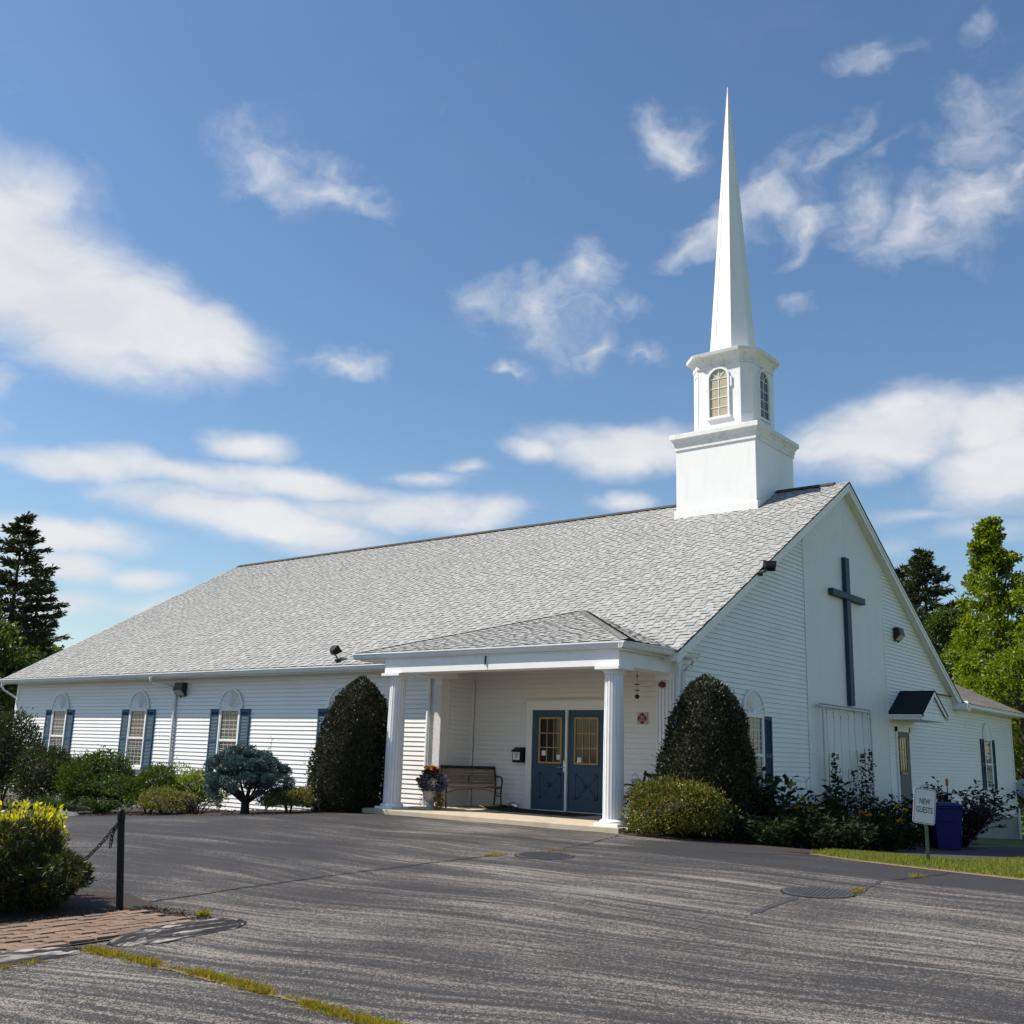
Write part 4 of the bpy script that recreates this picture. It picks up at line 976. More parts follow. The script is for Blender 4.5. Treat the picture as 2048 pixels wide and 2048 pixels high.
def floodlight(base, aim, label, arm):
    e = empty('floodlight', base, label, 'floodlight', 'black floodlights on the church roof')
    base = Vector(base); aim = Vector(aim).normalized(); hc = base + Vector(arm)
    b = MB(); b.lathe([(0, -.02), (.075, -.02), (.075, .03), (.05, .055), (0, .06)], base, 14); b.build('junction_box', M['blackrough'], e, smooth=True, sharp=40)
    b = MB(); mid = base + Vector(arm) * .55 + Vector((0, 0, -.03)); b.tube([base + Vector((0, 0, .04)), mid, hc - aim * .10], .016, 8); b.build('bracket', M['blackrough'], e)
    b = MB(); r = aim.cross(Vector((0, 0, 1))).normalized(); u = r.cross(aim)
    ring = lambda d, w_, h_: [hc + aim * d + r * sx * w_ + u * sy * h_ for sx, sy in ((-1, -1), (1, -1), (1, 1), (-1, 1))]
    b.loft([ring(-.12, .06, .04), ring(-.08, .10, .07), ring(.04, .135, .10), ring(.06, .14, .105), ring(.065, .125, .09)]); b.build('lamp_head', M['black'], e, bevel=.006)
    b = MB(); b.quad(*ring(.067, .122, .088)); b.build('lens', M['glass_lamp'], e)
    return e
floodlight((-8.86, -.30, 3.115), (.15, .75, .75), 'black floodlight standing on the shingles just above the front eave', (-.16, .05, .26))
floodlight((.24, 2.98, 4.90), (-.35, .5, .55), 'black floodlight bracketed to the gable rake board', (.14, .22, .20))

# red alarm horn, emblem plate, brochure box, wind chime
e = empty('alarm_horn', (-.28, -.08, 2.44), 'oval dark red alarm horn on the fluted pilaster right of the doors', 'alarm')
b = MB(); b.T = Matrix.Translation((-.28, -.078, 2.44)) @ Matrix.Diagonal((1, 1, .78, 1)) @ Matrix.Rotation(PI / 2, 4, 'X'); b.lathe([(0, 0), (.07, 0), (.075, .02), (.068, .045), (.04, .06), (0, .062)], n=20); b.build('cover', M['red'], e, smooth=True, sharp=50)
b = MB(); b.box(-.335, -.079, 2.40, -.225, -.070, 2.48); b.build('back_plate', M['red'], e)
e = empty('emblem_sign', (-1.355, .98, 1.87), 'square white plate with a dark red fire cross emblem beside the right-hand door', 'sign')
b = MB(); b.box(-1.47, .962, 1.76, -1.24, .982, 1.99); b.build('plate', M['signwhite'], e)
b = MB(); cx, cz = -1.355, 1.875; pts = []
for k in range(4):      # cross of four flared arms
    a0 = PI / 2 * k
    for da, r in ((-.74, .072), (-.70, .094), (-.34, .099), (0, .110), (.34, .099), (.70, .094), (.74, .072)): pts.append((cx + r * math.cos(a0 + da), cz + r * math.sin(a0 + da)))
b.prism(pts, .9585, .9625, 'y'); b.build('red_cross', M['signred'], e)
b = MB()
for k in range(24):
    a, c = 2 * PI * k / 24, 2 * PI * (k + 1) / 24
    b.quad(*[(cx + r * math.cos(t), .9572, cz + r * math.sin(t)) for r, t in ((.047, a), (.055, a), (.055, c), (.047, c))])
for k in range(4):
    a = PI / 4 + PI / 2 * k; b.bar((cx + .05 * math.cos(a), .957, cz + .05 * math.sin(a)), (cx + .082 * math.cos(a), .957, cz + .082 * math.sin(a)), .012, .002, (0, -1, 0))
b.build('emblem_ring', M['signwhite'], e)
def text_mesh(name, txt, size, mat, T, parent, extrude=.001, wscale=1.0):
    cu = bpy.data.curves.new(name, 'FONT'); cu.body = txt; cu.size = size; cu.align_x = 'CENTER'; cu.align_y = 'CENTER'; cu.extrude = extrude; cu.offset = size * .008
    tmp = bpy.data.objects.new(name, cu); COL.objects.link(tmp); dg = bpy.context.evaluated_depsgraph_get()
    me = bpy.data.meshes.new_from_object(tmp.evaluated_get(dg)); bpy.data.objects.remove(tmp); bpy.data.curves.remove(cu)
    me.transform(wmat(parent).inverted() @ T @ Matrix.Diagonal((wscale, 1, 1, 1))); me.materials.clear(); me.materials.append(mat); me.name = name
    o = link(bpy.data.objects.new(name, me)); o.parent = parent; return o
text_mesh('letter', 'R', .085, M['signwhite'], Matrix.Translation((cx, .957, cz)) @ Matrix.Rotation(PI / 2, 4, 'X'), e)
e = empty('brochure_box', (-4.36, 1.0, .95), 'black wall box with a printed white notice, left of the blue doors', 'mailbox')
b = MB(); b.add([(-4.5, .985, .95), (-4.24, .985, .95), (-4.24, .985, 1.25), (-4.5, .985, 1.25), (-4.5, .86, .95), (-4.24, .86, .95), (-4.24, .86, 1.19), (-4.5, .86, 1.19)], [(0, 1, 2, 3), (4, 5, 6, 7), (0, 1, 5, 4), (1, 2, 6, 5), (3, 0, 4, 7)]); b.build('box', M['black'], e, bevel=.005)
b = MB(); b.add([(-4.51, .99, 1.265), (-4.23, .99, 1.265), (-4.23, .84, 1.195), (-4.51, .84, 1.195), (-4.51, .99, 1.25), (-4.23, .99, 1.25), (-4.23, .84, 1.175), (-4.51, .84, 1.175)], [(0, 1, 2, 3), (4, 5, 6, 7), (0, 1, 5, 4), (1, 2, 6, 5), (2, 3, 7, 6), (3, 0, 4, 7)]); b.build('lid', M['black'], e)
b = MB(); b.box(-4.48, .856, 1.00, -4.30, .859, 1.165); nt_ = b.build('notice', M['paper'], e)
b = MB()
for i, (x0, x1) in enumerate(((-4.45, -4.33), (-4.44, -4.33), (-4.42, -4.345), (-4.41, -4.35))): b.box(x0, .8545, 1.135 - i * .028, x1, .8562, 1.145 - i * .028)
b.build('print', M['ink'], nt_)
e = empty('wind_chime', (-.69, -.30, 2.64), 'thin wind chime of dark charms hanging under the porch beam near the right column', 'wind chime')
b = MB(); b.tube([(-.69, -.3, 2.70), (-.69, -.3, 2.2)], .004, 5); b.build('cord', M['black'], e)
for z in (2.43, 2.32): b = MB(); b.lathe([(0, 0), (.048, 0), (.05, .012), (0, .025)], (-.69, -.3, z), 10); b.build('charm', M['bronze'], e)
b = MB()
b.lathe([(0, 0), (.02, 0), (.02, .03), (0, .035)], (-.69, -.3, 2.58), 8)
b.build('charm', M['bronze'], e)
b = MB(); b.lathe([(0, -.045), (.03, -.035), (.045, 0), (.03, .035), (0, .045)], (-.69, -.3, 2.215), 12); b.build('bell', M['bronze'], e, smooth=True)

# ------------------------------------------------------------------ porch furniture
def bench(loc, rz_, label, ornate):
    e = empty('garden_bench', loc, label, 'bench', None, rz_); e.rotation_euler = (0, 0, rz_)
    def done(b, n, mt, bv=0): return b.build(n, mt, e, local=True, bevel=bv)
    for s_ in (-1, 1):
        x = .60 * s_; b = MB(); r = .017
        b.tube([(x, -.22, 0), (x, -.205, .12), (x, -.175, .26), (x, -.195, .37), (x, -.21, .43)], [r * 1.1, r, r, r, r], 8)
        b.tube([(x, .28, 0), (x, .235, .14), (x, .20, .30), (x, .185, .42), (x, .21, .58), (x, .255, .72), (x, .29, .82), (x, .288, .845)], r, 8)
        b.tube([(x, -.21, .425), (x, 0, .40), (x, .19, .405)], r, 8)
        b.tube([(x, -.20, .42), (x, -.235, .50), (x, -.235, .58), (x, -.19, .63), (x, -.08, .645), (x, .05, .635), (x, .225, .66)], r, 8)
        b.tube([(x, -.21, .26), (x, -.05, .24), (x, .2, .26)], r * .6, 6)
        sc = [(x, -.2 + .045 * math.cos(t) * (1 - t / 9), .585 + .045 * math.sin(t) * (1 - t / 9)) for t in np.linspace(2, 8, 14)]
        b.tube(sc, .010, 6)
        if ornate:
            for (yc, zc, rr) in ((-.03, .52, .075), (.1, .5, .06), (-.1, .33, .055), (.08, .32, .06)):
                b.tube([(x, yc + rr * (1 - t / 10) * math.cos(t), zc + rr * (1 - t / 10) * math.sin(t)) for t in np.linspace(0, 7.5, 18)], .009, 6)
            b.tube([(x, .285, .82), (x, .30, .87), (x, .295, .90)], .022, 8)
        done(b, 'end_frame', M['blackrough'])
    for i in range(6):
        y = -.19 + i * .072; z = .435 - .02 * math.sin(PI * i / 5); b = MB(); b.box(-.61, y - .028, z - .012, .61, y + .028, z + .012); done(b, 'seat_slat', M['wood'], .004)
    if not ornate:
        for i in range(5):
            z = .50 + i * .068; y = .195 + i * .020; b = MB(); b.bar((-.61, y, z), (.61, y, z), .02, .05, (0, .25, 1)); done(b, 'back_slat', M['wood'], .004)
        b = MB(); b.bar((-.615, .282, .815), (.615, .282, .815), .03, .065, (0, .2, 1)); done(b, 'top_rail', M['blackrough'], .006)
    else:
        b = MB(); b.tube([(-.60, .285, .84), (-.45, .285, .815), (-.2, .285, .80), (.2, .285, .80), (.45, .285, .815), (.60, .285, .84)], .035, 8); done(b, 'top_rail', M['blackrough'])
        b = MB()
        for i in range(13): x = -.54 + i * .09; b.tube([(x, .27, .79), (x + .03 * (-1) ** i, .24, .66), (x, .2, .50)], .009, 6)
        b.tube([(-.6, .21, .52), (.6, .21, .52)], .012, 6); done(b, 'back_panel', M['blackrough'])
    b = MB(); b.tube([(-.6, -.17, .3), (-.3, -.05, .37), (0, 0, .38), (.3, -.05, .37), (.6, -.17, .3)], .007, 6); b.tube([(0, .2, .66), (0, .19, .50)], .012, 6); done(b, 'brace', M['blackrough'])
    return e
bench((-5.13, .30, 0), math.radians(58), 'slatted wooden bench with black iron ends standing in the left corner of the porch', False)
bench((-.82, .32, 0), math.radians(-90), 'black ornate iron bench at the right end of the porch behind the hedge', True)
e = empty('shopping_bag', (-.92, .02, .45), 'white plastic bag with looped handles standing on the black iron bench', 'bag')
b = MB(); b.loft([[(-.92 + sx * w_, .02 + sy * d_, z) for sx, sy in ((-1, -1), (0, -1.2), (1, -1), (1, 1), (0, 1.1), (-1, 1))] for w_, d_, z in ((.08, .17, .45), (.10, .2, .5), (.09, .19, .62), (.05, .17, .70), (.04, .15, .74))], cap=True); b.build('bag_body', M['whiteplastic'], e, smooth=True)
b = MB(); b.tube([(-.95, -.06, .72), (-.96, -.02, .80), (-.95, .06, .84), (-.95, .14, .79), (-.95, .17, .72)], .008, 6); b.build('handle', M['whiteplastic'], e)

# urn of flowers
ux, uy = -5.06, -1.0
e = empty('flower_urn', (ux, uy, 0), 'pale pedestal urn full of yellow, crimson and violet flowers next to the left column', 'planter')
b = MB(); b.lathe([(0, 0), (.135, 0), (.135, .025), (.115, .035), (.07, .075), (.052, .10), (.06, .12), (.11, .145), (.15, .20), (.168, .27), (.17, .30), (.195, .335), (.20, .36), (.185, .36), (.16, .32), (0, .32)], (ux, uy, 0), 28); b.build('urn', M['brownstain'], e, smooth=True, sharp=45)
c0 = np.array([ux, uy, .52]); D = fib(2600); P = c0 + D * np.array([.27, .25, .20]) * rng.uniform(.55, 1.05, (2600, 1)); k = P[:, 2] > .36
leaves('foliage', P[k], D[k], .055, .02, M['darkgreen'], e)
D = fib(1500); P = c0 + np.array([.07, -.03, .0]) + D * np.array([.25, .24, .2]) * rng.uniform(.8, 1.1, (1500, 1)); k = (D[:, 2] < .75) & (P[:, 2] > .33)
leaves('violet_foliage', P[k], D[k], .06, .014, M['petalviolet'], e)
n = 900; t = rng.uniform(0, 1, n); P = np.stack([ux + .17 + .10 * rng.normal(0, .5, n) + .04 * t, uy + .1 * rng.normal(0, .7, n), .40 - .36 * t], 1); leaves('trailing_foliage', P, np.tile([.2, 0, -1.], (n, 1)), .04, .016, M['trailing'], e, .6)
n = 120; t = rng.uniform(0, 1, n); P = np.stack([ux - .20 - .03 * t + .015 * rng.normal(0, 1, n), uy + .05 * rng.normal(0, 1, n), .36 - .30 * t], 1); leaves('trailing_foliage', P, np.tile([-.2, 0, -1.], (n, 1)), .035, .014, M['trailing'], e, .6)
def blooms(name, pts, r, mat, parent):
    P, Dn = [], []
    for p in pts:
        k = 26; d = fib(k * 2)[:k]; P.append(np.array(p) + d * r * .45); Dn.append(d)
    return leaves(name, np.concatenate(P), np.concatenate(Dn), r * 1.1, r * .9, mat, parent, .3)
rnd = random.Random(4)
def top_pts(n, cx, cz, sx, sy, sz): return [(ux + cx + rnd.gauss(0, sx), uy + rnd.gauss(0, sy) - .03, cz + rnd.gauss(0, sz)) for _ in range(n)]
blooms('yellow_flower', top_pts(8, -.04, .80, .08, .07, .02) + [(ux + .11, uy - .04, .80), (ux - .05, uy - .1, .765)], .035, M['petalyellow'], e)
blooms('crimson_flower', top_pts(15, .03, .735, .09, .07, .03) + [(ux - .19, uy - .05, .70)], .038, M['petalred'], e)
blooms('pink_flower', [(ux - .36, uy - .05, .56), (ux - .345, uy - .03, .525), (ux - .35, uy - .07, .54)], .032, M['petalpink'], e)
b = MB(); b.tube([(ux - .15, uy, .5), (ux - .25, uy - .03, .53), (ux - .35, uy - .05, .545)], .006, 5); b.build('stem', M['trailing'], e)

# door mat with a curled-up edge, scrap of plastic
e = empty('door_mat', (-3.2, .35, 0), 'black rubber mat in front of the blue doors with its left edge curling up', 'door mat')
b = MB(); nx_ = 26; rings = []
for i in range(nx_):
    x = -4.72 + 2.55 * i / (nx_ - 1); lift = .075 * max(0, 1 - i / 5.) ** 1.6 + .012 * abs(math.sin(i * .9)) * (i < 9)
    rings.append([(x, -.15 + .25 * max(0, 1 - i / 8.), .012 + lift), (x, .9, .012 + lift * .8), (x, .9, .004 + lift * .8), (x, -.15 + .25 * max(0, 1 - i / 8.), .004 + lift)])
b.loft(rings); b.build('mat', M['matblack'], e)
b = MB(); b.loft([[(p[0] - .003, p[1] - .003, p[2] - .012) for p in r] for r in rings[:9]]); b.build('mat_backing', M['tan'], e)
e = empty('plastic_bag', (-4.40, .80, 0), 'crumpled silvery plastic bag on the porch floor left of the door frame', 'bag')
b = MB(); dd = fib(60); vs = [(-4.40 + d[0] * .13 * random.uniform(.6, 1.2), .80 + d[1] * .08 * random.uniform(.6, 1.2), .07 + d[2] * .065 * random.uniform(.6, 1.3)) for d in dd]
bm = bmesh.new(); [bm.verts.new(v) for v in vs]; bmesh.ops.convex_hull(bm, input=bm.verts); me = bpy.data.meshes.new('crumple'); bm.to_mesh(me); bm.free(); me.transform(wmat(e).inverted()); me.materials.append(M['chrome']); o = link(bpy.data.objects.new('crumple', me)); o.parent = e

# ------------------------------------------------------------------ sign, bin, trellis, dish, marker
sx_, sy_ = 5.0, -2.28; sg = gh(sx_, sy_)
e = empty('parking_sign', (sx_, sy_, sg), 'small white sign reading NEW GUESTS on a dark green post in the grass', 'sign')
b = MB(); b.box(sx_ - .022, sy_ - .01, sg - .3, sx_ + .022, sy_ + .012, sg + .88); b.build('post', M['greenpost'], e, bevel=.003)
ang = math.atan2(4.6, 14.6) + math.radians(26)
T = Matrix.Translation((sx_, sy_ - .028, sg + .705)) @ Matrix.Rotation(ang, 4, 'Z') @ Matrix.Rotation(math.radians(6.5), 4, 'Y')
def rrect(w_, h_, r, n=6):
    out = []
    for cx, cz, a0 in ((w_ - r, h_ - r, 0), (-w_ + r, h_ - r, PI / 2), (-w_ + r, -h_ + r, PI), (w_ - r, -h_ + r, 1.5 * PI)):
        out += [(cx + r * math.cos(a0 + PI / 2 * k / n), cz + r * math.sin(a0 + PI / 2 * k / n)) for k in range(n + 1)]
    return out
b = MB(); b.T = T; b.prism(rrect(.152, .228, .035), -.002, .002, 'y'); b.build('plate', M['signface'], e)
b = MB(); b.T = T; o_, i_ = rrect(.142, .218, .03), rrect(.136, .212, .025); n = len(o_)
for k in range(n): q = (o_[k], o_[(k + 1) % n], i_[(k + 1) % n], i_[k]); b.quad(*[(p[0], -.0032, p[1]) for p in q])
b.build('border', M['signink'], e)
for txt, z in (('NEW', .058), ('GUESTS', -.052)):
    text_mesh('lettering', txt, .105, M['signink'], T @ Matrix.Translation((0, -.0035, z)) @ Matrix.Rotation(PI / 2, 4, 'X'), e, .0004, .62)
for z in (.185, -.19): b = MB(); b.T = T; b.box(-.007, -.008, z - .007, .007, -.002, z + .007); b.build('bolt', M['chrome'], e)

bx, by = 2.25, 7.7; bg = gh(bx, by)
e = empty('recycling_bin', (bx, by, bg), 'dark blue wheeled recycling bin in the shade behind the guest sign', 'bin'); yaw = math.radians(32)
T = Matrix.Translation((bx, by, bg)) @ Matrix.Rotation(yaw, 4, 'Z')
b = MB(); b.T = T; rg = lambda w_, d_, z: [(-w_, -d_, z), (w_, -d_, z), (w_, d_, z), (-w_, d_, z)]
b.loft([rg(.24, .27, .03), rg(.30, .34, .88), rg(.315, .355, .89), rg(.315, .355, .93)]); b.box(-.16, -.365, .62, .16, -.33, .66); b.build('body', M['bluebin'], e, bevel=.015)
b = MB(); b.T = T; b.loft([rg(.325, .37, .93), rg(.33, .375, .955), rg(.25, .28, 1.0), rg(.1, .12, 1.01)]); b.build('lid', M['bluebin'], e, bevel=.01)
b = MB(); b.T = T; b.tube([(-.27, .40, .95), (-.2, .43, .97), (.2, .43, .97), (.27, .40, .95)], .018, 8); b.build('handle', M['bluebin'], e)
for s_ in (-1, 1):
    b = MB(); b.T = T @ Matrix.Translation((.27 * s_, .30, .11)) @ Matrix.Rotation(PI / 2, 4, 'Y'); b.lathe([(0, -.03), (.09, -.03), (.11, -.02), (.11, .02), (.09, .03), (0, .03)], n=20); b.build('wheel', M['black'], e)

e = empty('trellis', (.25, 7.7, gh(.25, 7.7)), 'white wooden plant frame strung with twine against the gable below the cross', 'trellis')
b = MB(); tx = .16
for y in (6.27, 9.25): b.box(tx - .02, y - .025, gh(tx, y) - .2, tx + .02, y + .025, 2.40)
b.box(tx - .019, 6.12, 2.375, tx + .019, 9.34, 2.42); b.box(tx - .0185, 6.15, .35, tx + .0185, 9.3, .39); b.build('frame', M['lattice'], e)
b = MB(); rr = random.Random(2)
for i in range(7):
    y = 6.45 + i * .45 + rr.uniform(-.1, .1); p = [(tx - .03, y + rr.gauss(0, .008) * k, 2.38 - k * .46) for k in range(6)]; b.tube(p, .003, 5)
    for k in range(3): z = 2.38 - rr.uniform(.0, .25); b.lathe([(0, 0), (.014, .01), (0, .03)], (tx - .025, y + rr.gauss(0, .02), z), 6)
b.tube([(tx - .02, 6.15, 2.43), (tx - .02, 9.3, 2.43)], .014, 5); b.build('twine', M['string'], e)

e = empty('satellite_dish', (.05, 23.45, -.2), 'pale grey satellite dish on an arm at the far corner of the church', 'satellite dish')
b = MB(); dn = Vector((.45, -.85, .25)).normalized(); r0 = dn.cross(Vector((0, 0, 1))).normalized(); u0_ = r0.cross(dn); dc = Vector((.22, 23.95, .45)); rings = []
for r, d in ((.005, -.055), (.12, -.045), (.22, -.022), (.30, .008), (.325, .022), (.32, .03), (.30, .02), (.2, -.012), (.005, -.04)):
    rings.append([dc + dn * d + (r0 * math.cos(2 * PI * k / 28) + u0_ * math.sin(2 * PI * k / 28) * 1.08) * r for k in range(28)])
b.loft(rings); b.build('reflector', M['dish'], e, smooth=True, sharp=60)
b = MB(); b.tube([(.02, 23.4, -.26), (.14, 23.62, -.24), (.22, 23.95, -.1), (.20, 24.0, .4)], .022, 8); b.build('arm', M['dish'], e)
b = MB(); b.box(.0, 23.32, -.36, .06, 23.45, -.16); b.build('wall_bracket', M['bronze'], e)
b = MB(); b.tube([dc + dn * .0 - u0_ * .3, dc + dn * .32 - u0_ * .16, dc + dn * .38 - u0_ * .05], .012, 6); b.build('feed_arm', M['dish'], e)
e = empty('marker_stake', (1.5, 10.6, gh(1.5, 10.6)), 'thin driveway stake with an orange top poking out of the purple shrub', 'stake')
b = MB(); g0 = gh(1.5, 10.6); b.tube([(1.5, 10.6, g0 - .1), (1.5, 10.6, .70)], .012, 6); b.build('stake', M['bronze'], e)
b = MB(); b.tube([(1.5, 10.6, .66), (1.5, 10.6, .84)], .035, 8); b.build('reflector', M['orange'], e)

# ------------------------------------------------------------------ bollard and chain
px, py = .95, -11.46; pg = gh(px, py)
e = empty('bollard_post', (px, py, pg), 'black round-capped bollard post at the corner of the brick paving', 'bollard')
LN = Matrix.Translation((px, py, pg)) @ Matrix(((1, 0, -.075, 0), (0, 1, -.06, 0), (0, 0, 1, 0), (0, 0, 0, 1))) @ Matrix.Translation((-px, -py, -pg))
b = MB(); b.T = LN; b.lathe([(.031, -.15), (.031, .77)], (px, py, pg), 20); b.build('pole', M['black'], e, smooth=True, sharp=50)
b = MB(); b.T = LN; b.lathe([(.031, .765), (.036, .768), (.036, .785), (.033, .80), (.034, .815), (.028, .84), (.016, .855), (0, .86)], (px, py, pg), 20); b.build('cap', M['black'], e, smooth=True, sharp=50)
b = MB(); b.T = LN; b.tube([(px - .025, py - .01, pg + .74), (px - .05, py - .015, pg + .735), (px - .045, py - .015, pg + .715), (px - .025, py - .01, pg + .72)], .005, 6); b.build('eyelet', M['black'], e)
def chain(name, label, fn, n):
    m = MB(); pts = [Vector(fn(k / n)) for k in range(n + 1)]
    for k in range(n):
        a, c = pts[k], pts[k + 1]; d = (c - a).normalized(); mid = (a + c) / 2; s = d.cross(Vector((.3, -.8, .2))).normalized(); u = s.cross(d)
        w_ = s if k % 2 else u; hl, hw = .031, .0145; ring = []
        for q in range(12):
            t = 2 * PI * q / 12; ring.append(mid + d * (hl - hw) * (1 if math.cos(t) >= 0 else -1) + d * hw * math.cos(t) + w_ * hw * math.sin(t))
        m.tube(ring, .0052, 6, closed=True)
    o = m.build(name, M['blackrough']); return tag(o, label, 'chain')
S0 = LN @ Vector((px - .047, py - .015, pg + .722)); S1 = Vector((-.75, -11.95, pg + .70))
chain('chain', 'slack black chain running from the bollard into the mugo pine', lambda t: S0.lerp(S1, t) - Vector((0, 0, 4 * .50 * t * (1 - t))), 52)
chain('chain_end', 'short loose end of black chain dangling from the bollard', lambda t: S0 + Vector((-.045 * min(1, t * 3), -.01 * t, -.17 * t - .02)), 5)

# ------------------------------------------------------------------ shrubs
def cone_shrub(name, label, x, y, prof, mat, n, ln, wd, seed, lean=(0, 0), lump=.13, group=None, cat='shrub'):
    """clipped shrub: profile of (height, radius)"""
    z0 = gh(x, y); e = empty(name, (x, y, z0), label, cat, group); r_ = np.random.default_rng(seed)
    H = prof[-1][0]; hs_ = [p[0] for p in prof]; rs_ = [p[1] for p in prof]
    wts = np.interp(np.linspace(0, H, 200), hs_, rs_) + .05; cdf = np.cumsum(wts); cdf /= cdf[-1]
    h = np.interp(r_.uniform(0, 1, n), cdf, np.linspace(0, H, 200)); a = r_.uniform(0, 2 * PI, n)
    R = np.interp(h, hs_, rs_)
    D = np.stack([np.cos(a), np.sin(a), (h / H - .45) * 1.2], 1); Dn = unit(D)
    lf = lumps(Dn, 60, lump, seed) * (1 + .04 * np.sin(h * 9 + 3 * np.sin(a * 3)))
    depth = 1 - np.abs(r_.normal(0, .10, n)); stray = r_.uniform(0, 1, n) < .03; depth = np.where(stray, r_.uniform(1.0, 1.10, n), depth)
    rr = R * lf * depth; hh = h * (1 + .03 * (lf - 1)) + np.where(stray, .03, 0)
    P = np.stack([x + rr * np.cos(a) + lean[0] * h / H, y + rr * np.sin(a) + lean[1] * h / H, z0 + hh], 1)
    def fn(D_):
        h_ = (D_[:, 2] * .5 + .5) * H * .95; R_h = np.interp(h_, hs_, rs_) * .80; q = unit(D_[:, :2]); Dq = unit(np.stack([q[:, 0], q[:, 1], (h_ / H - .45) * 1.2], 1)); R_h = R_h * lumps(Dq, 60, lump, seed)
        R_h = np.where(np.abs(D_[:, 2]) > .995, .0, R_h)
        return np.stack([x + R_h * q[:, 0] + lean[0] * h_ / H, y + R_h * q[:, 1] + lean[1] * h_ / H, z0 + h_], 1)
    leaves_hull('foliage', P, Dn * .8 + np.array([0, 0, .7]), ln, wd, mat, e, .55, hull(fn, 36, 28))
    b = MB(); rr_ = random.Random(seed)
    for k in range(7):
        a0 = rr_.uniform(0, 2 * PI); q = .35 * prof[1][1]
        b.tube([(x + .05 * math.cos(a0), y + .05 * math.sin(a0), z0 - .1), (x + q * math.cos(a0) * .6, y + q * math.sin(a0) * .6, z0 + H * .35), (x + q * math.cos(a0) + lean[0] * .7, y + q * math.sin(a0), z0 + H * .7)], [.03, .022, .008], 6)
    b.build('stem', M['darkbark'], e)
    return e
cone_shrub('clipped_yew', 'tall dark clipped yew between the long wall and the left porch column', -6.62, -1.75, [(0, .62), (.2, .71), (.6, .72), (1.0, .68), (1.45, .62), (1.9, .53), (2.25, .40), (2.48, .23), (2.62, .10), (2.68, .02)], M['yew'], 34000, .062, .022, 21, (.17, 0), group='clipped yews beside the porch')
cone_shrub('clipped_yew', 'tall shaded yew in front of the gable window at the right corner of the porch', 1.08, -.86, [(0, .70), (.3, .82), (.8, .79), (1.2, .73), (1.6, .66), (1.95, .56), (2.25, .43), (2.45, .28), (2.56, .13), (2.62, .03)], M['yew'], 34000, .062, .022, 22, (-.08, 0), group='clipped yews beside the porch')

def blob_shrub(name, label, x, y, rx, ry, h, mat, n, ln, wd, seed, lump=.22, up=.5, shell=.20, base=.12, cat='shrub', group=None, twigs=9, jit=.6, k=46, parent=None, cz=None, boxy=0, core=.52):
    z0 = gh(x, y); e = parent or empty(name, (x, y, z0), label, cat, group); r_ = np.random.default_rng(seed)
    n = int(n * 1.6); D = unit(r_.normal(0, 1, (n, 3))); D = D[D[:, 2] > -.75]; m_ = len(D)
    lf = lumps(D, k, lump, seed); dep = 1 - np.abs(r_.normal(0, shell, m_)); stray = r_.uniform(0, 1, m_) < .06; dep = np.where(stray, r_.uniform(1, 1.16, m_), dep)
    E_ = D
    if boxy: E_ = np.sign(D) * np.abs(D) ** (1 - boxy); E_ = E_ / np.max(np.abs(unit(E_)), axis=1, keepdims=True) ** boxy * np.ones((m_, 1)); E_ = E_ / np.maximum(1, np.linalg.norm(E_, axis=1, keepdims=True) / 1.25)
    c = cz if cz is not None else h * .48
    P = np.stack([x + E_[:, 0] * rx * lf * dep, y + E_[:, 1] * ry * lf * dep, z0 + c + E_[:, 2] * np.where(E_[:, 2] > 0, h - c, c - base) * lf * dep], 1)
    def fn(D_):
        D_ = np.where(D_[:, 2:3] < -.5, D_ * np.array([.7, .7, 1]), D_); l2 = lumps(unit(D_), k, lump, seed) * core; G = D_
        return np.stack([x + G[:, 0] * rx * l2, y + G[:, 1] * ry * l2, z0 + c + G[:, 2] * np.where(G[:, 2] > 0, h - c, (c - base) * .8) * l2], 1)
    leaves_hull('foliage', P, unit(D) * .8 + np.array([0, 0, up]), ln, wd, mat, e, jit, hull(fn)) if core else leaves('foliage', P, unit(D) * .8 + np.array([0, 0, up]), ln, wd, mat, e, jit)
    if twigs:
        b = MB(); rr_ = random.Random(seed)
        for q in range(twigs):
            a0 = rr_.uniform(0, 2 * PI); l_ = rr_.uniform(.5, .95)
            b.tube([(x + .04 * math.cos(a0), y + .04 * math.sin(a0), z0 - .05), (x + .35 * l_ * rx * math.cos(a0), y + .35 * l_ * ry * math.sin(a0), z0 + h * .3), (x + .8 * l_ * rx * math.cos(a0), y + .8 * l_ * ry * math.sin(a0), z0 + h * .75 * l_)], [.018, .012, .004], 5)
        b.build('stem', M['darkbark'], e)
    return e
blob_shrub('round_shrub', 'clipped glossy yellow-green hedge shrub at the foot of the right porch column', .98, -1.70, .80, .56, .86, M['euonymus'], 9500, .055, .028, 31, .16, .4, .14, .02, boxy=.12, k=50)
blob_shrub('leafy_shrub', 'tall dark leafy shrub at the far left end of the long wall', -18.6, -3.0, .85, .8, 2.3, M['darkgreen'], 9000, .085, .035, 32, .25)
blob_shrub('leafy_shrub', 'reddish dark green shrub under the leftmost shuttered window', -17.0, -2.5, 1.0, .8, 1.50, M['darkgreen'], 9000, .08, .032, 33, .35)
blob_shrub('leafy_shrub', 'dense bright green rounded shrub under the second shuttered window', -14.15, -2.85, .90, .8, 1.33, M['green'], 10000, .075, .032, 34, .22)
blob_shrub('leafy_shrub', 'loose light green shrub in front of the downspout on the long wall', -11.75, -3.0, .85, .7, .98, M['green'], 7500, .075, .032, 35, .38)
blob_shrub('leafy_shrub', 'airy lime-green shrub between the downspout and the blue spruce', -11.0, -2.4, .7, .55, .98, M['lime'], 3600, .07, .03, 36, .45, shell=.25)
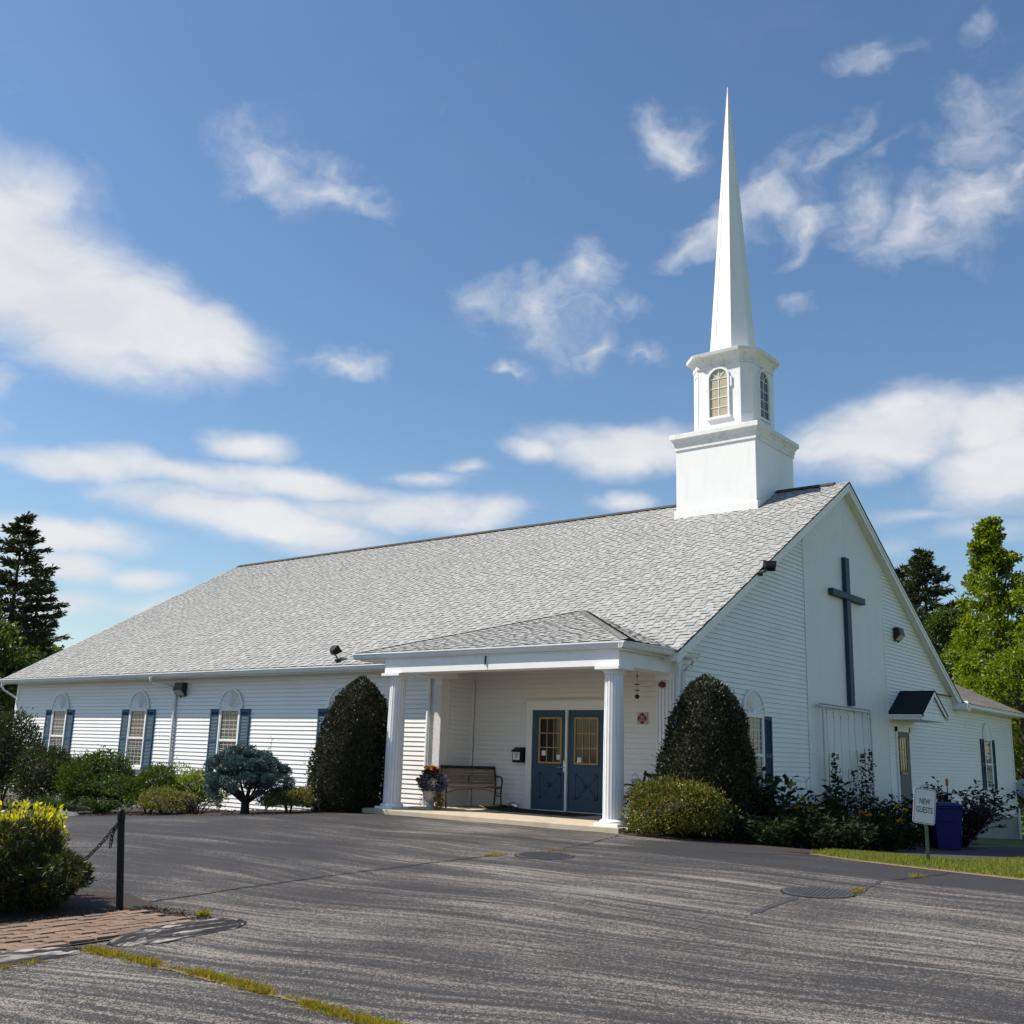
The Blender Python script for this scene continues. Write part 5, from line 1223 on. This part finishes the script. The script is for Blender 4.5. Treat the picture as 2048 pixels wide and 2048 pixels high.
blob_shrub('low_shrub', 'small fading spirea mound at the asphalt edge left of the blue spruce', -10.35, -3.55, .50, .42, .50, M['spirea'], 3600, .055, .022, 37, .25)
blob_shrub('low_shrub', 'small leafy spirea mound between the blue spruce and the clipped yew', -7.25, -2.75, .50, .42, .48, M['spirea'], 4200, .055, .022, 38, .22)
def spreading(name, label, x, y, rx, ry, h, mat, seed):
    z0 = gh(x, y); e = empty(name, (x, y, z0), label, 'shrub', 'low junipers along the asphalt edge'); r_ = np.random.default_rng(seed); b = MB(); PP, DD = [], []
    for k in range(70):
        a = r_.uniform(0, 2 * PI); l_ = r_.uniform(.5, 1.05); p0 = np.array([x, y, z0 + .03]); d = np.array([math.cos(a) * rx, math.sin(a) * ry, 0]) * l_
        tip = p0 + d + np.array([0, 0, h * r_.uniform(.45, 1.0)]); mid = p0 + d * .5 + np.array([0, 0, h * r_.uniform(.5, .8)])
        for t in np.linspace(.15, 1, 34):
            q = (1 - t) ** 2 * p0 + 2 * t * (1 - t) * mid + t * t * tip; PP.append(q + r_.normal(0, .022, 3)); DD.append(unit(d * .8 + np.array([0, 0, .25])) + r_.normal(0, .35, 3))
        if k % 5 == 0: b.tube([tuple(p0), tuple(mid), tuple(tip)], [.012, .008, .003], 5)
    leaves('foliage', np.array(PP), np.array(DD), .085, .02, mat, e, .25); b.build('stem', M['darkbark'], e)
    return e
spreading('juniper', 'low dark juniper sprawling at the left end of the bed', -14.6, -3.55, 1.0, .55, .36, M['juniper'], 41)
spreading('juniper', 'low olive juniper sprawling in front of the rounded green shrub', -12.55, -3.65, .85, .45, .33, M['juniper'], 42)
# rocks beside the junipers
for i, (x, y, r, lb) in enumerate(((-13.5, -3.95, .16, 'grey rock between the two junipers, larger one'), (-13.05, -4.0, .10, 'small grey rock next to the larger bed rock'))):
    bm = bmesh.new(); bmesh.ops.create_icosphere(bm, subdivisions=3, radius=1)
    for v in bm.verts:
        d = np.array(v.co); f = float(lumps(unit(d)[None], 14, .3, 50 + i, 1)[0]); v.co = Vector((x, y, gh(x, y))) + Vector((d[0] * r * 1.3, d[1] * r, max(-.3, d[2]) * r * .75)) * f
    me = bpy.data.meshes.new('rock'); bm.to_mesh(me); bm.free(); me.materials.append(M['rock']); tag(link(bpy.data.objects.new('rock', me)), lb, 'rock')

# bare twig shrub
def twig_shrub(name, label, x, y, h, r, n, mat, leafn, seed, lsize=.05, leafmat_=None, arch=.25):
    z0 = gh(x, y); e = empty(name, (x, y, z0), label, 'shrub'); rr = random.Random(seed); b = MB(); PP, DD = [], []
    for k in range(n):
        a = rr.uniform(0, 2 * PI); l_ = rr.uniform(.5, 1.0); p0 = Vector((x + .05 * math.cos(a), y + .05 * math.sin(a), z0 - .03)); out = Vector((math.cos(a), math.sin(a), 0)) * r * l_
        hh = h * rr.uniform(.65, 1.05); p1 = p0 + out * .45 + Vector((0, 0, hh * .6)); p2 = p0 + out + Vector((0, 0, hh - arch * h * l_ * rr.random()))
        pts = [p0.lerp(p1, t).lerp(p1.lerp(p2, t), t) for t in (0, .2, .4, .6, .8, 1)]
        b.tube(pts, [.014, .012, .010, .008, .006, .003], 5)
        for s_ in range(2):
            i = rr.choice((2, 3, 4)); q = pts[i] + Vector((rr.gauss(0, .12), rr.gauss(0, .12), rr.uniform(.05, .2))) * (h / 1.0); b.tube([pts[i], pts[i].lerp(q, .5) + Vector((0, 0, .02)), q], [.006, .005, .002], 5)
            if leafn:
                for t in np.linspace(.2, 1, leafn // 2): PP.append(pts[i].lerp(q, t)); DD.append((rr.gauss(0, 1), rr.gauss(0, 1), rr.uniform(-.4, .5)))
        if leafn:
            for t in np.linspace(.15, 1, leafn): PP.append(p0.lerp(p1, t).lerp(p1.lerp(p2, t), t)); DD.append((rr.gauss(0, 1), rr.gauss(0, 1), rr.uniform(-.3, .6)))
    b.build('branch', M['bark'] if not leafn else M['darkbark'], e)
    if leafn: leaves('foliage', np.array([tuple(p) for p in PP]), np.array(DD), lsize, lsize * .45, leafmat_ or mat, e, .3)
    return e
twig_shrub('twiggy_shrub', 'nearly bare brown twiggy shrub left of the blue spruce trunk', -9.3, -3.45, .42, .42, 16, None, 3, 61, .04, M['spirea'])
twig_shrub('tall_weed', 'single tall thin leafy stem rising behind the blue spruce', -10.2, -1.0, 1.62, .10, 3, None, 16, 62, .09, M['lime'], 0)
twig_shrub('purple_shrub', 'arching dark purple-leaved shrub behind the blue bin by the side door', 1.85, 10.3, 1.68, 1.3, 56, None, 30, 63, .12, M['purple'], .5)

# dwarf blue spruce: bent trunk, forked limbs, flat dense crown
x, y = -8.15, -3.15; z0 = gh(x, y)
e = empty('blue_spruce', (x, y, z0), 'dwarf blue spruce with a forked dark trunk and broad flat-topped crown', 'tree')
b = MB(); rr = random.Random(8)
b.tube([(x, y, z0 - .1), (x - .01, y, z0 + .12), (x - .02, y, z0 + .28)], [.105, .085, .075], 10)
cl = []
for k in range(15):
    a = 2 * PI * k / 15 + rr.gauss(0, .15); l_ = rr.uniform(.55, .85); top = Vector((x + .95 * l_ * math.cos(a), y + .75 * l_ * math.sin(a), z0 + rr.uniform(.5, .8)))
    b.tube([(x, y, z0 + .2), (x + .35 * l_ * math.cos(a), y + .3 * l_ * math.sin(a), z0 + rr.uniform(.34, .46)), tuple(top)], [.04, .028, .012], 7); cl.append(top)
b.build('trunk', M['darkbark'], e)
PP, DD = [], []; r_ = np.random.default_rng(71)
centres = []
for k in range(150):
    a = r_.uniform(0, 2 * PI); q = math.sqrt(r_.uniform(0, 1)); X_, Y_ = q * math.cos(a) * .98, q * math.sin(a) * .72
    ztop = 1.24 - .30 * q ** 2.4 + .05 * math.sin(7 * X_ + 2) + (.06 if X_ < -.1 else -.04); zbot = .42 + .18 * (1 - q) + .15 * max(0, X_) * 0
    if X_ < -.55: zbot = .30
    if X_ > .6: ztop -= .22; zbot = .35
    centres.append((x + X_, y + Y_, z0 + (ztop - .07 if r_.uniform() < .55 else r_.uniform(zbot, ztop - .1))))
for c in centres:
    n = 330; d = unit(r_.normal(0, 1, (n, 3))); PP.append(np.array(c) + d * np.array([.125, .125, .085]) * r_.uniform(.5, 1, (n, 1))); DD.append(d + np.array([0, 0, .5]))
leaves('crown', np.concatenate(PP), np.concatenate(DD), .046, .02, M['spruce'], e, .5)

# foreground mugo pine with yellow-green shrub behind it
def tufts(name, label, x, y, rx, ry, h, n_sh, n_nd, ln, wd, mat, seed, lump=.28):
    z0 = gh(x, y); e = empty(name, (x, y, z0), label, 'shrub'); r_ = np.random.default_rng(seed); D = fib(n_sh * 2); D = D[D[:, 2] > -.8]
    D = unit(D + r_.normal(0, .12, D.shape)); lf = lumps(D, 40, lump, seed); c = h * .45
    P = np.stack([x + D[:, 0] * rx * lf, y + D[:, 1] * ry * lf, z0 + c + D[:, 2] * np.where(D[:, 2] > 0, h - c, c) * lf], 1)
    P2 = P * .82 + np.array([x, y, z0 + c]) * .18; P = np.concatenate([P, P2[::2]]); D = np.concatenate([D, D[::2]])
    A_ = unit(D * .7 + np.array([0, 0, .75]) + r_.normal(0, .25, D.shape))
    k = len(P); t = r_.uniform(0, 1, (k, n_nd)); base = P[:, None, :] + A_[:, None, :] * (t[..., None] * ln * 1.1)
    dirs = unit(A_[:, None, :] * .75 + r_.normal(0, .62, (k, n_nd, 3)))
    def fn(D_):
        l2 = lumps(unit(D_), 40, lump, seed) * .74
        return np.stack([x + D_[:, 0] * rx * l2, y + D_[:, 1] * ry * l2, z0 + c + D_[:, 2] * np.where(D_[:, 2] > 0, h - c, c * .95) * l2], 1)
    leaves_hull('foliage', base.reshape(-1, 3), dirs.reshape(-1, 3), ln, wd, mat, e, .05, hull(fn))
    b = MB(); rr = random.Random(seed)
    for q in range(26):
        i = rr.randrange(k); b.tube([(x, y, z0), tuple(np.array([x, y, z0 + .1]) * .5 + P[i] * .5 - np.array([0, 0, .05])), tuple(P[i])], [.02, .013, .006], 6)
    b.build('branch', M['bark'], e); return e
tufts('mugo_pine', 'dark bushy mugo pine in the near left corner on the mulch by the bricks', .18, -12.2, .50, .52, .58, 520, 44, .062, .0085, M['mugo'], 81, .34)
x, y = -.22, -11.95; z0 = gh(x, y)
e = empty('yellow_shrub', (x, y, z0), 'upright yellow-green leafy shrub rising just behind the mugo pine', 'shrub'); r_ = np.random.default_rng(82); b = MB(); PP, DD = [], []
for k in range(230):
    a = r_.uniform(0, 2 * PI); q = math.sqrt(r_.uniform(0, 1)); tx, ty = x + .50 * q * math.cos(a), y + .55 * q * math.sin(a); top = z0 + r_.uniform(.66, .92) - .12 * q
    p0, p2 = np.array([x + .5 * (tx - x), y + .5 * (ty - y), z0 + .1]), np.array([tx, ty, top])
    b.tube([tuple(p0), tuple(p2)], [.008, .003], 5)
    for t in np.linspace(.3, 1.0, 28): PP.append(p0 + (p2 - p0) * t + r_.normal(0, .012, 3)); DD.append(np.array([r_.normal(0, .8), r_.normal(0, .8), .9]))
leaves('foliage', np.array(PP), np.array(DD), .062, .028, M['yellow'], e, .3); b.build('stem', M['bark'], e)

# ------------------------------------------------------------------ shaded flower bed by the gable
def perennial(label, x, y, h, r, stems, lpn, ln, wd, seed, flower=None, name='perennial', group=None, mat='perennial'):
    z0 = gh(x, y); e = empty(name, (x, y, z0), label, 'plant', group); rr = random.Random(seed); b = MB(); PP, DD, FL_ = [], [], []
    for k in range(stems):
        a = rr.uniform(0, 2 * PI); q = math.sqrt(rr.random()) * r; hh = h * rr.uniform(.65, 1.05); p0 = Vector((x + q * .5 * math.cos(a), y + q * .5 * math.sin(a), z0)); p1 = Vector((x + q * math.cos(a), y + q * math.sin(a), z0 + hh))
        b.tube([p0, p0.lerp(p1, .5) + Vector((0, 0, .03)), p1], [.008, .006, .003], 5)
        for i in range(lpn):
            t = (i + 1) / lpn; ph = a + i * 2.4; PP.append(tuple(p0.lerp(p1, t))); DD.append((math.cos(ph), math.sin(ph), rr.uniform(-.1, .7)))
        if flower and rr.random() < .5: FL_.append(tuple(p1))
    b.build('stem', M['perennial'], e); leaves('foliage', np.array(PP), np.array(DD), ln, wd, M[mat], e, .25)
    if FL_: blooms('flower', FL_[:4], .045, M[flower], e)
    return e
GP = 'leafy plants in the shaded bed along the gable'
perennial('big-leaved dark shrub right of the clipped yew, under the gable window', 2.0, -.45, 1.15, .48, 30, 12, .17, .10, 91, group=GP)
beds = [(2.35, -1.3, .42, .4), (2.7, -.4, .45, .42), (2.1, .55, .72, .45), (2.75, .9, .5, .45), (1.5, 1.6, .72, .45), (2.3, 2.0, .62, .45), (1.0, 2.9, .70, .45), (1.9, 3.3, .60, .45), (2.5, 3.2, .45, .4),
        (.9, 4.3, .82, .45), (1.7, 4.7, .66, .45), (2.2, 4.9, .5, .4), (.8, 5.5, .9, .4), (1.5, 6.1, .75, .45), (1.0, 7.1, .85, .45), (1.8, 7.6, .7, .45), (.9, 8.4, .9, .45), (1.6, 9.1, .8, .45), (.8, 9.9, .95, .45), (.9, .6, .75, .4), (.7, 1.8, .8, .4)]
for i, (x, y, h, r) in enumerate(beds):
    fl = {4: 'petalyellow', 7: 'petalorange', 11: 'petalorange', 13: 'petalyellow'}.get(i)
    perennial('yellow-flowered perennial among the shaded plants along the gable' if fl == 'petalyellow' else 'orange-flowered lily among the shaded plants along the gable' if fl else 'leafy green plant in the shaded bed along the gable', x, y, h, r, 34, 11, .15, .045, 100 + i, fl, group=GP)
for i, (x, y, h, lb) in enumerate(((1.25, 3.6, 1.15, 'tall broad-leaved stems standing before the chevron panel'), (1.1, 5.0, 1.2, 'tall broad-leaved stems just left of the trellis'))):
    perennial(lb, x, y, h, .5, 9, 11, .20, .075, 140 + i, name='tall_perennial')
def vine(label, y, top, n, wdt, seed):
    x = .13; z0 = gh(x, y); e = empty('climbing_vine', (x, y, z0), label, 'vine', 'vines climbing the trellis strings'); rr = random.Random(seed); b = MB(); PP, DD = [], []
    p = [(x + rr.gauss(0, .01), y + rr.gauss(0, .02), z0 + (top - z0) * t) for t in np.linspace(0, 1, 9)]; b.tube(p, .006, 5)
    for k in range(n):
        t = rr.random() ** 1.5; w_ = wdt * (1 - t) ** .8 + .04; PP.append((x + .05 + abs(rr.gauss(0, .05)), y + rr.gauss(0, w_), z0 + (top - z0) * t)); DD.append((1, rr.gauss(0, 1), rr.uniform(-.9, .3)))
    b.build('stem', M['perennial'], e); leaves('foliage', np.array(PP), np.array(DD), .085, .05, M['perennial'], e, .3)
vine('dense vine on the left post of the trellis', 6.62, 1.35, 420, .16, 151)
vine('sparse vine left of the middle of the trellis', 7.75, 1.0, 170, .12, 152)
vine('tall vine right of the middle of the trellis', 8.32, 1.45, 330, .15, 153)
vine('thick vine near the right post of the trellis', 8.85, 1.5, 380, .15, 154)

# ------------------------------------------------------------------ grass
def blades(name, P, ln, wd, mat, lean=.35):
    n = len(P); D = np.stack([rng.normal(0, lean, n), rng.normal(0, lean, n), np.ones(n)], 1); o = leaves(name, P, D, ln, wd, mat, None, .1); o['kind'] = 'stuff'; return o
def lawn_pts(n, x0, x1, y0, y1):
    X_ = rng.uniform(x0, x1, n); Y_ = rng.uniform(y0, y1, n)
    front = np.interp(X_, [3.5, 4.25, 5.3, 6.45, 9, 16], [-2.62, -2.9, -3.16, -3.36, -3.9, -5.1]) + rng.normal(0, .03, n)
    left = np.interp(Y_, [-2.8, -1.6, .2, 1.5, 4, 9, 14], [3.5, 3.46, 3.92, 4.28, 4.42, 4.22, 3.6]) + rng.normal(0, .03, n)
    k = (Y_ > front) & (X_ > left); X_, Y_ = X_[k], Y_[k]
    return np.stack([X_, Y_, np.array([gh(a, c) for a, c in zip(X_, Y_)])], 1)
blades('grass', np.concatenate([lawn_pts(60000, 3.4, 8, -4, 1.2), lawn_pts(16000, 3.4, 9, 1.2, 6), lawn_pts(9000, 3, 10, 6, 16), lawn_pts(12000, 8, 14, -5.5, 2)]), .055, .008, M['grass'])
n = 8000; t = rng.uniform(0, 1, n); X_ = 2.25 + 3.6 * t; clump = (np.sin(X_ * 11) * .5 + np.sin(X_ * 27 + 1) * .3 + np.sin(X_ * 5.3) * .4) * .6 + .55
k = rng.uniform(0, 1, n) < clump; X_ = X_[k]; Y_ = -12.49 + .035 * np.sin(X_ * 2.1) + rng.normal(0, .032, len(X_)); P = np.stack([X_, Y_, np.array([gh(a, c) + .004 for a, c in zip(X_, Y_)])], 1)
blades('grass', P, .045, .006, M['weedgrass'], .75)
crack([(2.2, -12.47), (3.2, -12.5), (4.4, -12.48), (5.9, -12.46)], .055, 'joint_soil', M['soil'], .0085, 160, .006)
n = 700; X_ = 2.44 + rng.normal(0, .03, n); Y_ = rng.uniform(-14.2, -12.95, n); blades('grass', np.stack([X_, Y_, np.array([gh(a, c) + .01 for a, c in zip(X_, Y_)])], 1), .03, .005, M['weedgrass'], .8)
def weed(label, x, y, n, sx, sy, ln):
    P = np.stack([x + rng.normal(0, sx, n), y + rng.normal(0, sy, n), np.full(n, gh(x, y) + .006)], 1); D = np.stack([rng.normal(0, .7, n), rng.normal(0, .7, n), np.ones(n)], 1)
    tag(leaves('weed', P, D, ln, ln * .25, M['weedgrass'], None, .2), label, 'weed', 'weeds growing in the asphalt cracks')
weed('weeds in the crack just left of the porch-side manhole', .66, -5.95, 130, .03, .16, .045)
weed('weeds in the crack between that manhole and the porch', .84, -4.95, 80, .02, .14, .035)
weed('weed tuft at the right rim of the manhole near the lawn', 5.36, -5.75, 90, .03, .05, .05)
weed('weed tuft in the crack by the lawn edge', 5.42, -4.1, 70, .03, .07, .05)
weed('small upright green weed at the tip of the brick paving', 1.78, -11.18, 40, .015, .02, .085)
weed('faint weeds between the brick pavers in the sun', 1.55, -12.0, 160, .22, .35, .02)
# loose debris along the brick edge
n = 1500; q = rng.uniform(0, 1, n); X_ = np.concatenate([1.0 + rng.normal(0, .07, n // 2), 1.0 + .95 * q[n // 2:]]); Y_ = np.concatenate([-14 + 2.6 * q[:n // 2], -11.3 + rng.normal(0, .05, n - n // 2)])
P = np.stack([X_, Y_, np.array([gh(a, c) + .03 for a, c in zip(X_, Y_)])], 1); o = leaves('leaf_litter', P, rng.normal(0, 1, (n, 3)) * np.array([1, 1, .25]), .022, .012, pm('leaf_litter', (.12, .085, .055), .9, .4, 40, isl=.7)); o['kind'] = 'stuff'
n = 2500; X_ = rng.uniform(-20, -6.5, n); Y_ = rng.uniform(-4.0, -.3, n); P = np.stack([X_, Y_, np.array([gh(a, c) + .015 for a, c in zip(X_, Y_)])], 1); o = leaves('bark_chips', P, rng.normal(0, 1, (n, 3)) * np.array([1, 1, .3]), .05, .02, M['mulch']); o['kind'] = 'stuff'

# ------------------------------------------------------------------ trees
def at(px_, D_):
    lat = (px_ - 1024) / 2084.6 * D_; d = D_ / .974
    return 9.615 - .6273 * d + .7788 * lat, -16.919 + .7788 * d + .6273 * lat
def deciduous(name, label, x, y, h, r, mat, seed, ncl=90, nl=190, ls=.17, z_low=.12, taper=1.0, group=None, bare=0, spire=0):
    z0 = gh(x, y); e = empty(name, (x, y, z0), label, 'tree', group); r_ = np.random.default_rng(seed); rr = random.Random(seed)
    b = MB(); b.tube([(x, y, z0 - .3), (x + .05, y, z0 + h * .3), (x - .08, y + .05, z0 + h * .6), (x, y, z0 + h * .9)], [.028 * h * .6, .02 * h * .6, .012 * h * .6, .02], 9)
    PP, DD = [], []
    for k in range(ncl):
        t = r_.uniform(0, 1) ** .8; hh = z_low + (1 - z_low) * t; prof = (math.sin(PI * min(1, (.12 + t * .88)) ** taper) ** .7) if t > .12 else .8
        if spire: prof = (1 - t) ** .85 * 1.15 + .05
        a = r_.uniform(0, 2 * PI); q = r * prof * (r_.uniform(.2, 1.15) ** .5) * (1 + .25 * math.sin(3 * a + 9 * t) * spire); c = np.array([x + q * math.cos(a), y + q * math.sin(a), z0 + h * hh * .97]); s_ = r * r_.uniform(.13, .27) * (1 - .5 * t * spire)
        d = unit(r_.normal(0, 1, (nl, 3))); PP.append(c + d * np.array([s_, s_, s_ * .62]) * r_.uniform(.25, 1.1, (nl, 1))); DD.append(d * .6 + np.array([math.cos(a) * .5, math.sin(a) * .5, .05]))
        if k % 2 == 0:
            zb = z0 + h * max(.15, hh - .28); b.tube([(x, y, zb), tuple(np.array([x, y, zb]) * .45 + c * .55 + np.array([0, 0, .1])), tuple(c)], [.05, .03, .01], 5)
    for k in range(bare):
        a = rr.uniform(2.2, 4.4); zb = z0 + h * rr.uniform(.5, .9); p = Vector((x + .6 * r * math.cos(a), y + .6 * r * math.sin(a), zb)); q = p + Vector((math.cos(a) * 1.6, math.sin(a) * 1.6, rr.uniform(.6, 1.8))); b.tube([p, p.lerp(q, .5) + Vector((0, 0, -.1)), q], [.014, .01, .004], 5)
        for s_ in range(2): w_ = p.lerp(q, rr.uniform(.3, .7)); b.tube([w_, w_ + Vector((rr.gauss(-.3, .3), rr.gauss(0, .3), rr.uniform(.4, .9)))], [.006, .003], 5)
    b.build('trunk', M['bark'], e); leaves('crown', np.concatenate(PP), np.concatenate(DD), ls, ls * .62, mat, e, .7)
    return e
def conifer(name, label, x, y, h, r, mat, seed, dz=.5, nb=6, low=.06, open_=0, ln=.20, group=None, ragged=.35):
    z0 = gh(x, y); e = empty(name, (x, y, z0), label, 'tree', group); r_ = np.random.default_rng(seed); b = MB()
    b.tube([(x, y, z0 - .3), (x, y, z0 + h * .5), (x + .05, y, z0 + h)], [.022 * h * .7, .014 * h * .7, .02], 8); PP, DD = [], []
    z = h * low; k = 0
    while z < h * .985:
        t = z / h; L = r * (1 - t) ** .75 * (.9 if t > .15 else .8) + .12
        for i in range(nb):
            if r_.uniform() < open_: continue
            a = 2 * PI * (i + .5 * k) / nb + r_.normal(0, .25); l_ = L * r_.uniform(1 - ragged, 1.12); dr = .10 * l_; rise = .10 + .35 * t
            p0 = np.array([x, y, z0 + z + r_.normal(0, .12)]); d = np.array([math.cos(a), math.sin(a), 0.]); tip = p0 + d * l_ + np.array([0, 0, rise * l_ * .55 - dr * .5]); mid = p0 + d * l_ * .5 + np.array([0, 0, rise * l_ * .12 - dr])
            b.tube([tuple(p0), tuple(mid), tuple(tip)], [.035 * (1 - t) + .012, .02 * (1 - t) + .008, .005], 5); side = np.array([-d[1], d[0], 0])
            nseg = max(4, int(l_ / .13))
            for s_ in range(nseg):
                u = (s_ + .6) / nseg
                if u < .22 and l_ > 1: continue
                q = (1 - u) ** 2 * p0 + 2 * u * (1 - u) * mid + u * u * tip; wl = .28 * l_ * (1 - u * .75) + .06
                m_ = 13; off = r_.uniform(-1, 1, m_); PP.append(q + side * (off * wl)[:, None] + d * (np.abs(off) * wl * .45)[:, None] + r_.normal(0, .035, (m_, 3))); DD.append(d + side * (off * 1.2)[:, None] + np.array([0, 0, .25]))
        z += dz * r_.uniform(.8, 1.2) * (1 - .35 * t); k += 1
    b.build('trunk', M['darkbark'], e); leaves('crown', np.concatenate(PP), np.concatenate(DD), ln, ln * .32, mat, e, .4)
    return e
x, y = at(2, 44); conifer('pine_tree', 'tall ragged dark pine beyond the left end of the church', x, y, 11.6, 4.6, M['pine'], 201, .55, 7, .05, .18, .28, ragged=.6)
x, y = at(52, 47); conifer('pine_tree', 'slimmer dark pine just right of the tall left pine', x, y, 9.9, 3.4, M['pine'], 202, .6, 6, .05, .22, .28, ragged=.65)
x, y = at(-70, 41); deciduous('broadleaf_tree', 'dark broadleaf tree at the left edge, low and dense', x, y, 7.0, 3.0, M['midtree'], 203, 80, 160)
x, y = at(70, 50); deciduous('broadleaf_tree', 'dark low tree peeking over the left end of the roof', x, y, 6.9, 2.9, M['midtree'], 204, 90, 170)
x, y = at(20, 41); deciduous('broadleaf_tree', 'dark undergrowth tree behind the left downspout', x, y, 4.9, 2.4, M['midtree'], 212, 80, 170, z_low=.02)
x, y = at(1886, 62); conifer('spruce_tree', 'dark green conifer with a pointed top behind the right roof slope', x, y, 15.9, 5.6, M['pine'], 205, .55, 8, .1, .08, .32, ragged=.5)
x, y = at(1838, 65); conifer('spruce_tree', 'shorter dark conifer right beside the gable roof slope', x, y, 15.3, 4.8, M['pine'], 206, .5, 7, .1, .08, .3, ragged=.45)
x, y = at(1955, 66); conifer('spruce_tree', 'broad dark conifer between the pointed one and the bright maple', x, y, 13.2, 4.4, M['pine'], 207, .5, 7, .1, .05, .3)
x, y = at(1930, 53); deciduous('broadleaf_tree', 'mid-green broadleaf tree rising behind the brown wing roof', x, y, 10.6, 2.9, M['midtree'], 208, 110, 190, .17)
x, y = at(2030, 47); deciduous('maple_tree', 'tall bright yellow-green maple at the right edge', x, y, 14.3, 2.9, M['maple'], 209, 260, 130, .18, .05, 1.25, bare=3, spire=1)
x, y = at(2000, 42); deciduous('maple_tree', 'lower bright green maple behind the right corner of the church', x, y, 7.4, 2.2, M['maple'], 210, 100, 190, .15, .02)
x, y = at(2070, 38); deciduous('maple_tree', 'leafy green understorey tree beside the satellite dish', x, y, 7.2, 2.3, M['maple'], 211, 100, 190, .14, .0)
x, y = at(2130, 45); deciduous('maple_tree', 'bright maple just beyond the right edge of the view', x, y, 11.5, 3.2, M['maple'], 213, 90, 170, .17, .03)
x, y = at(2060, 58); deciduous('broadleaf_tree', 'green backdrop tree behind the right-hand maples', x, y, 9.5, 4.0, M['midtree'], 214, 110, 190, .2, .0)

# the wood goes on round the right-hand and near sides of the lot (mirrored in the glass): copies share meshes
def copy_tree(src, x, y, label, rz_):
    c = src.copy(); COL.objects.link(c); c.location = (x, y, gh(x, y)); c.rotation_euler = (0, 0, rz_); c['label'] = label
    for ch in src.children: d = ch.copy(); COL.objects.link(d); d.parent = c
    return c
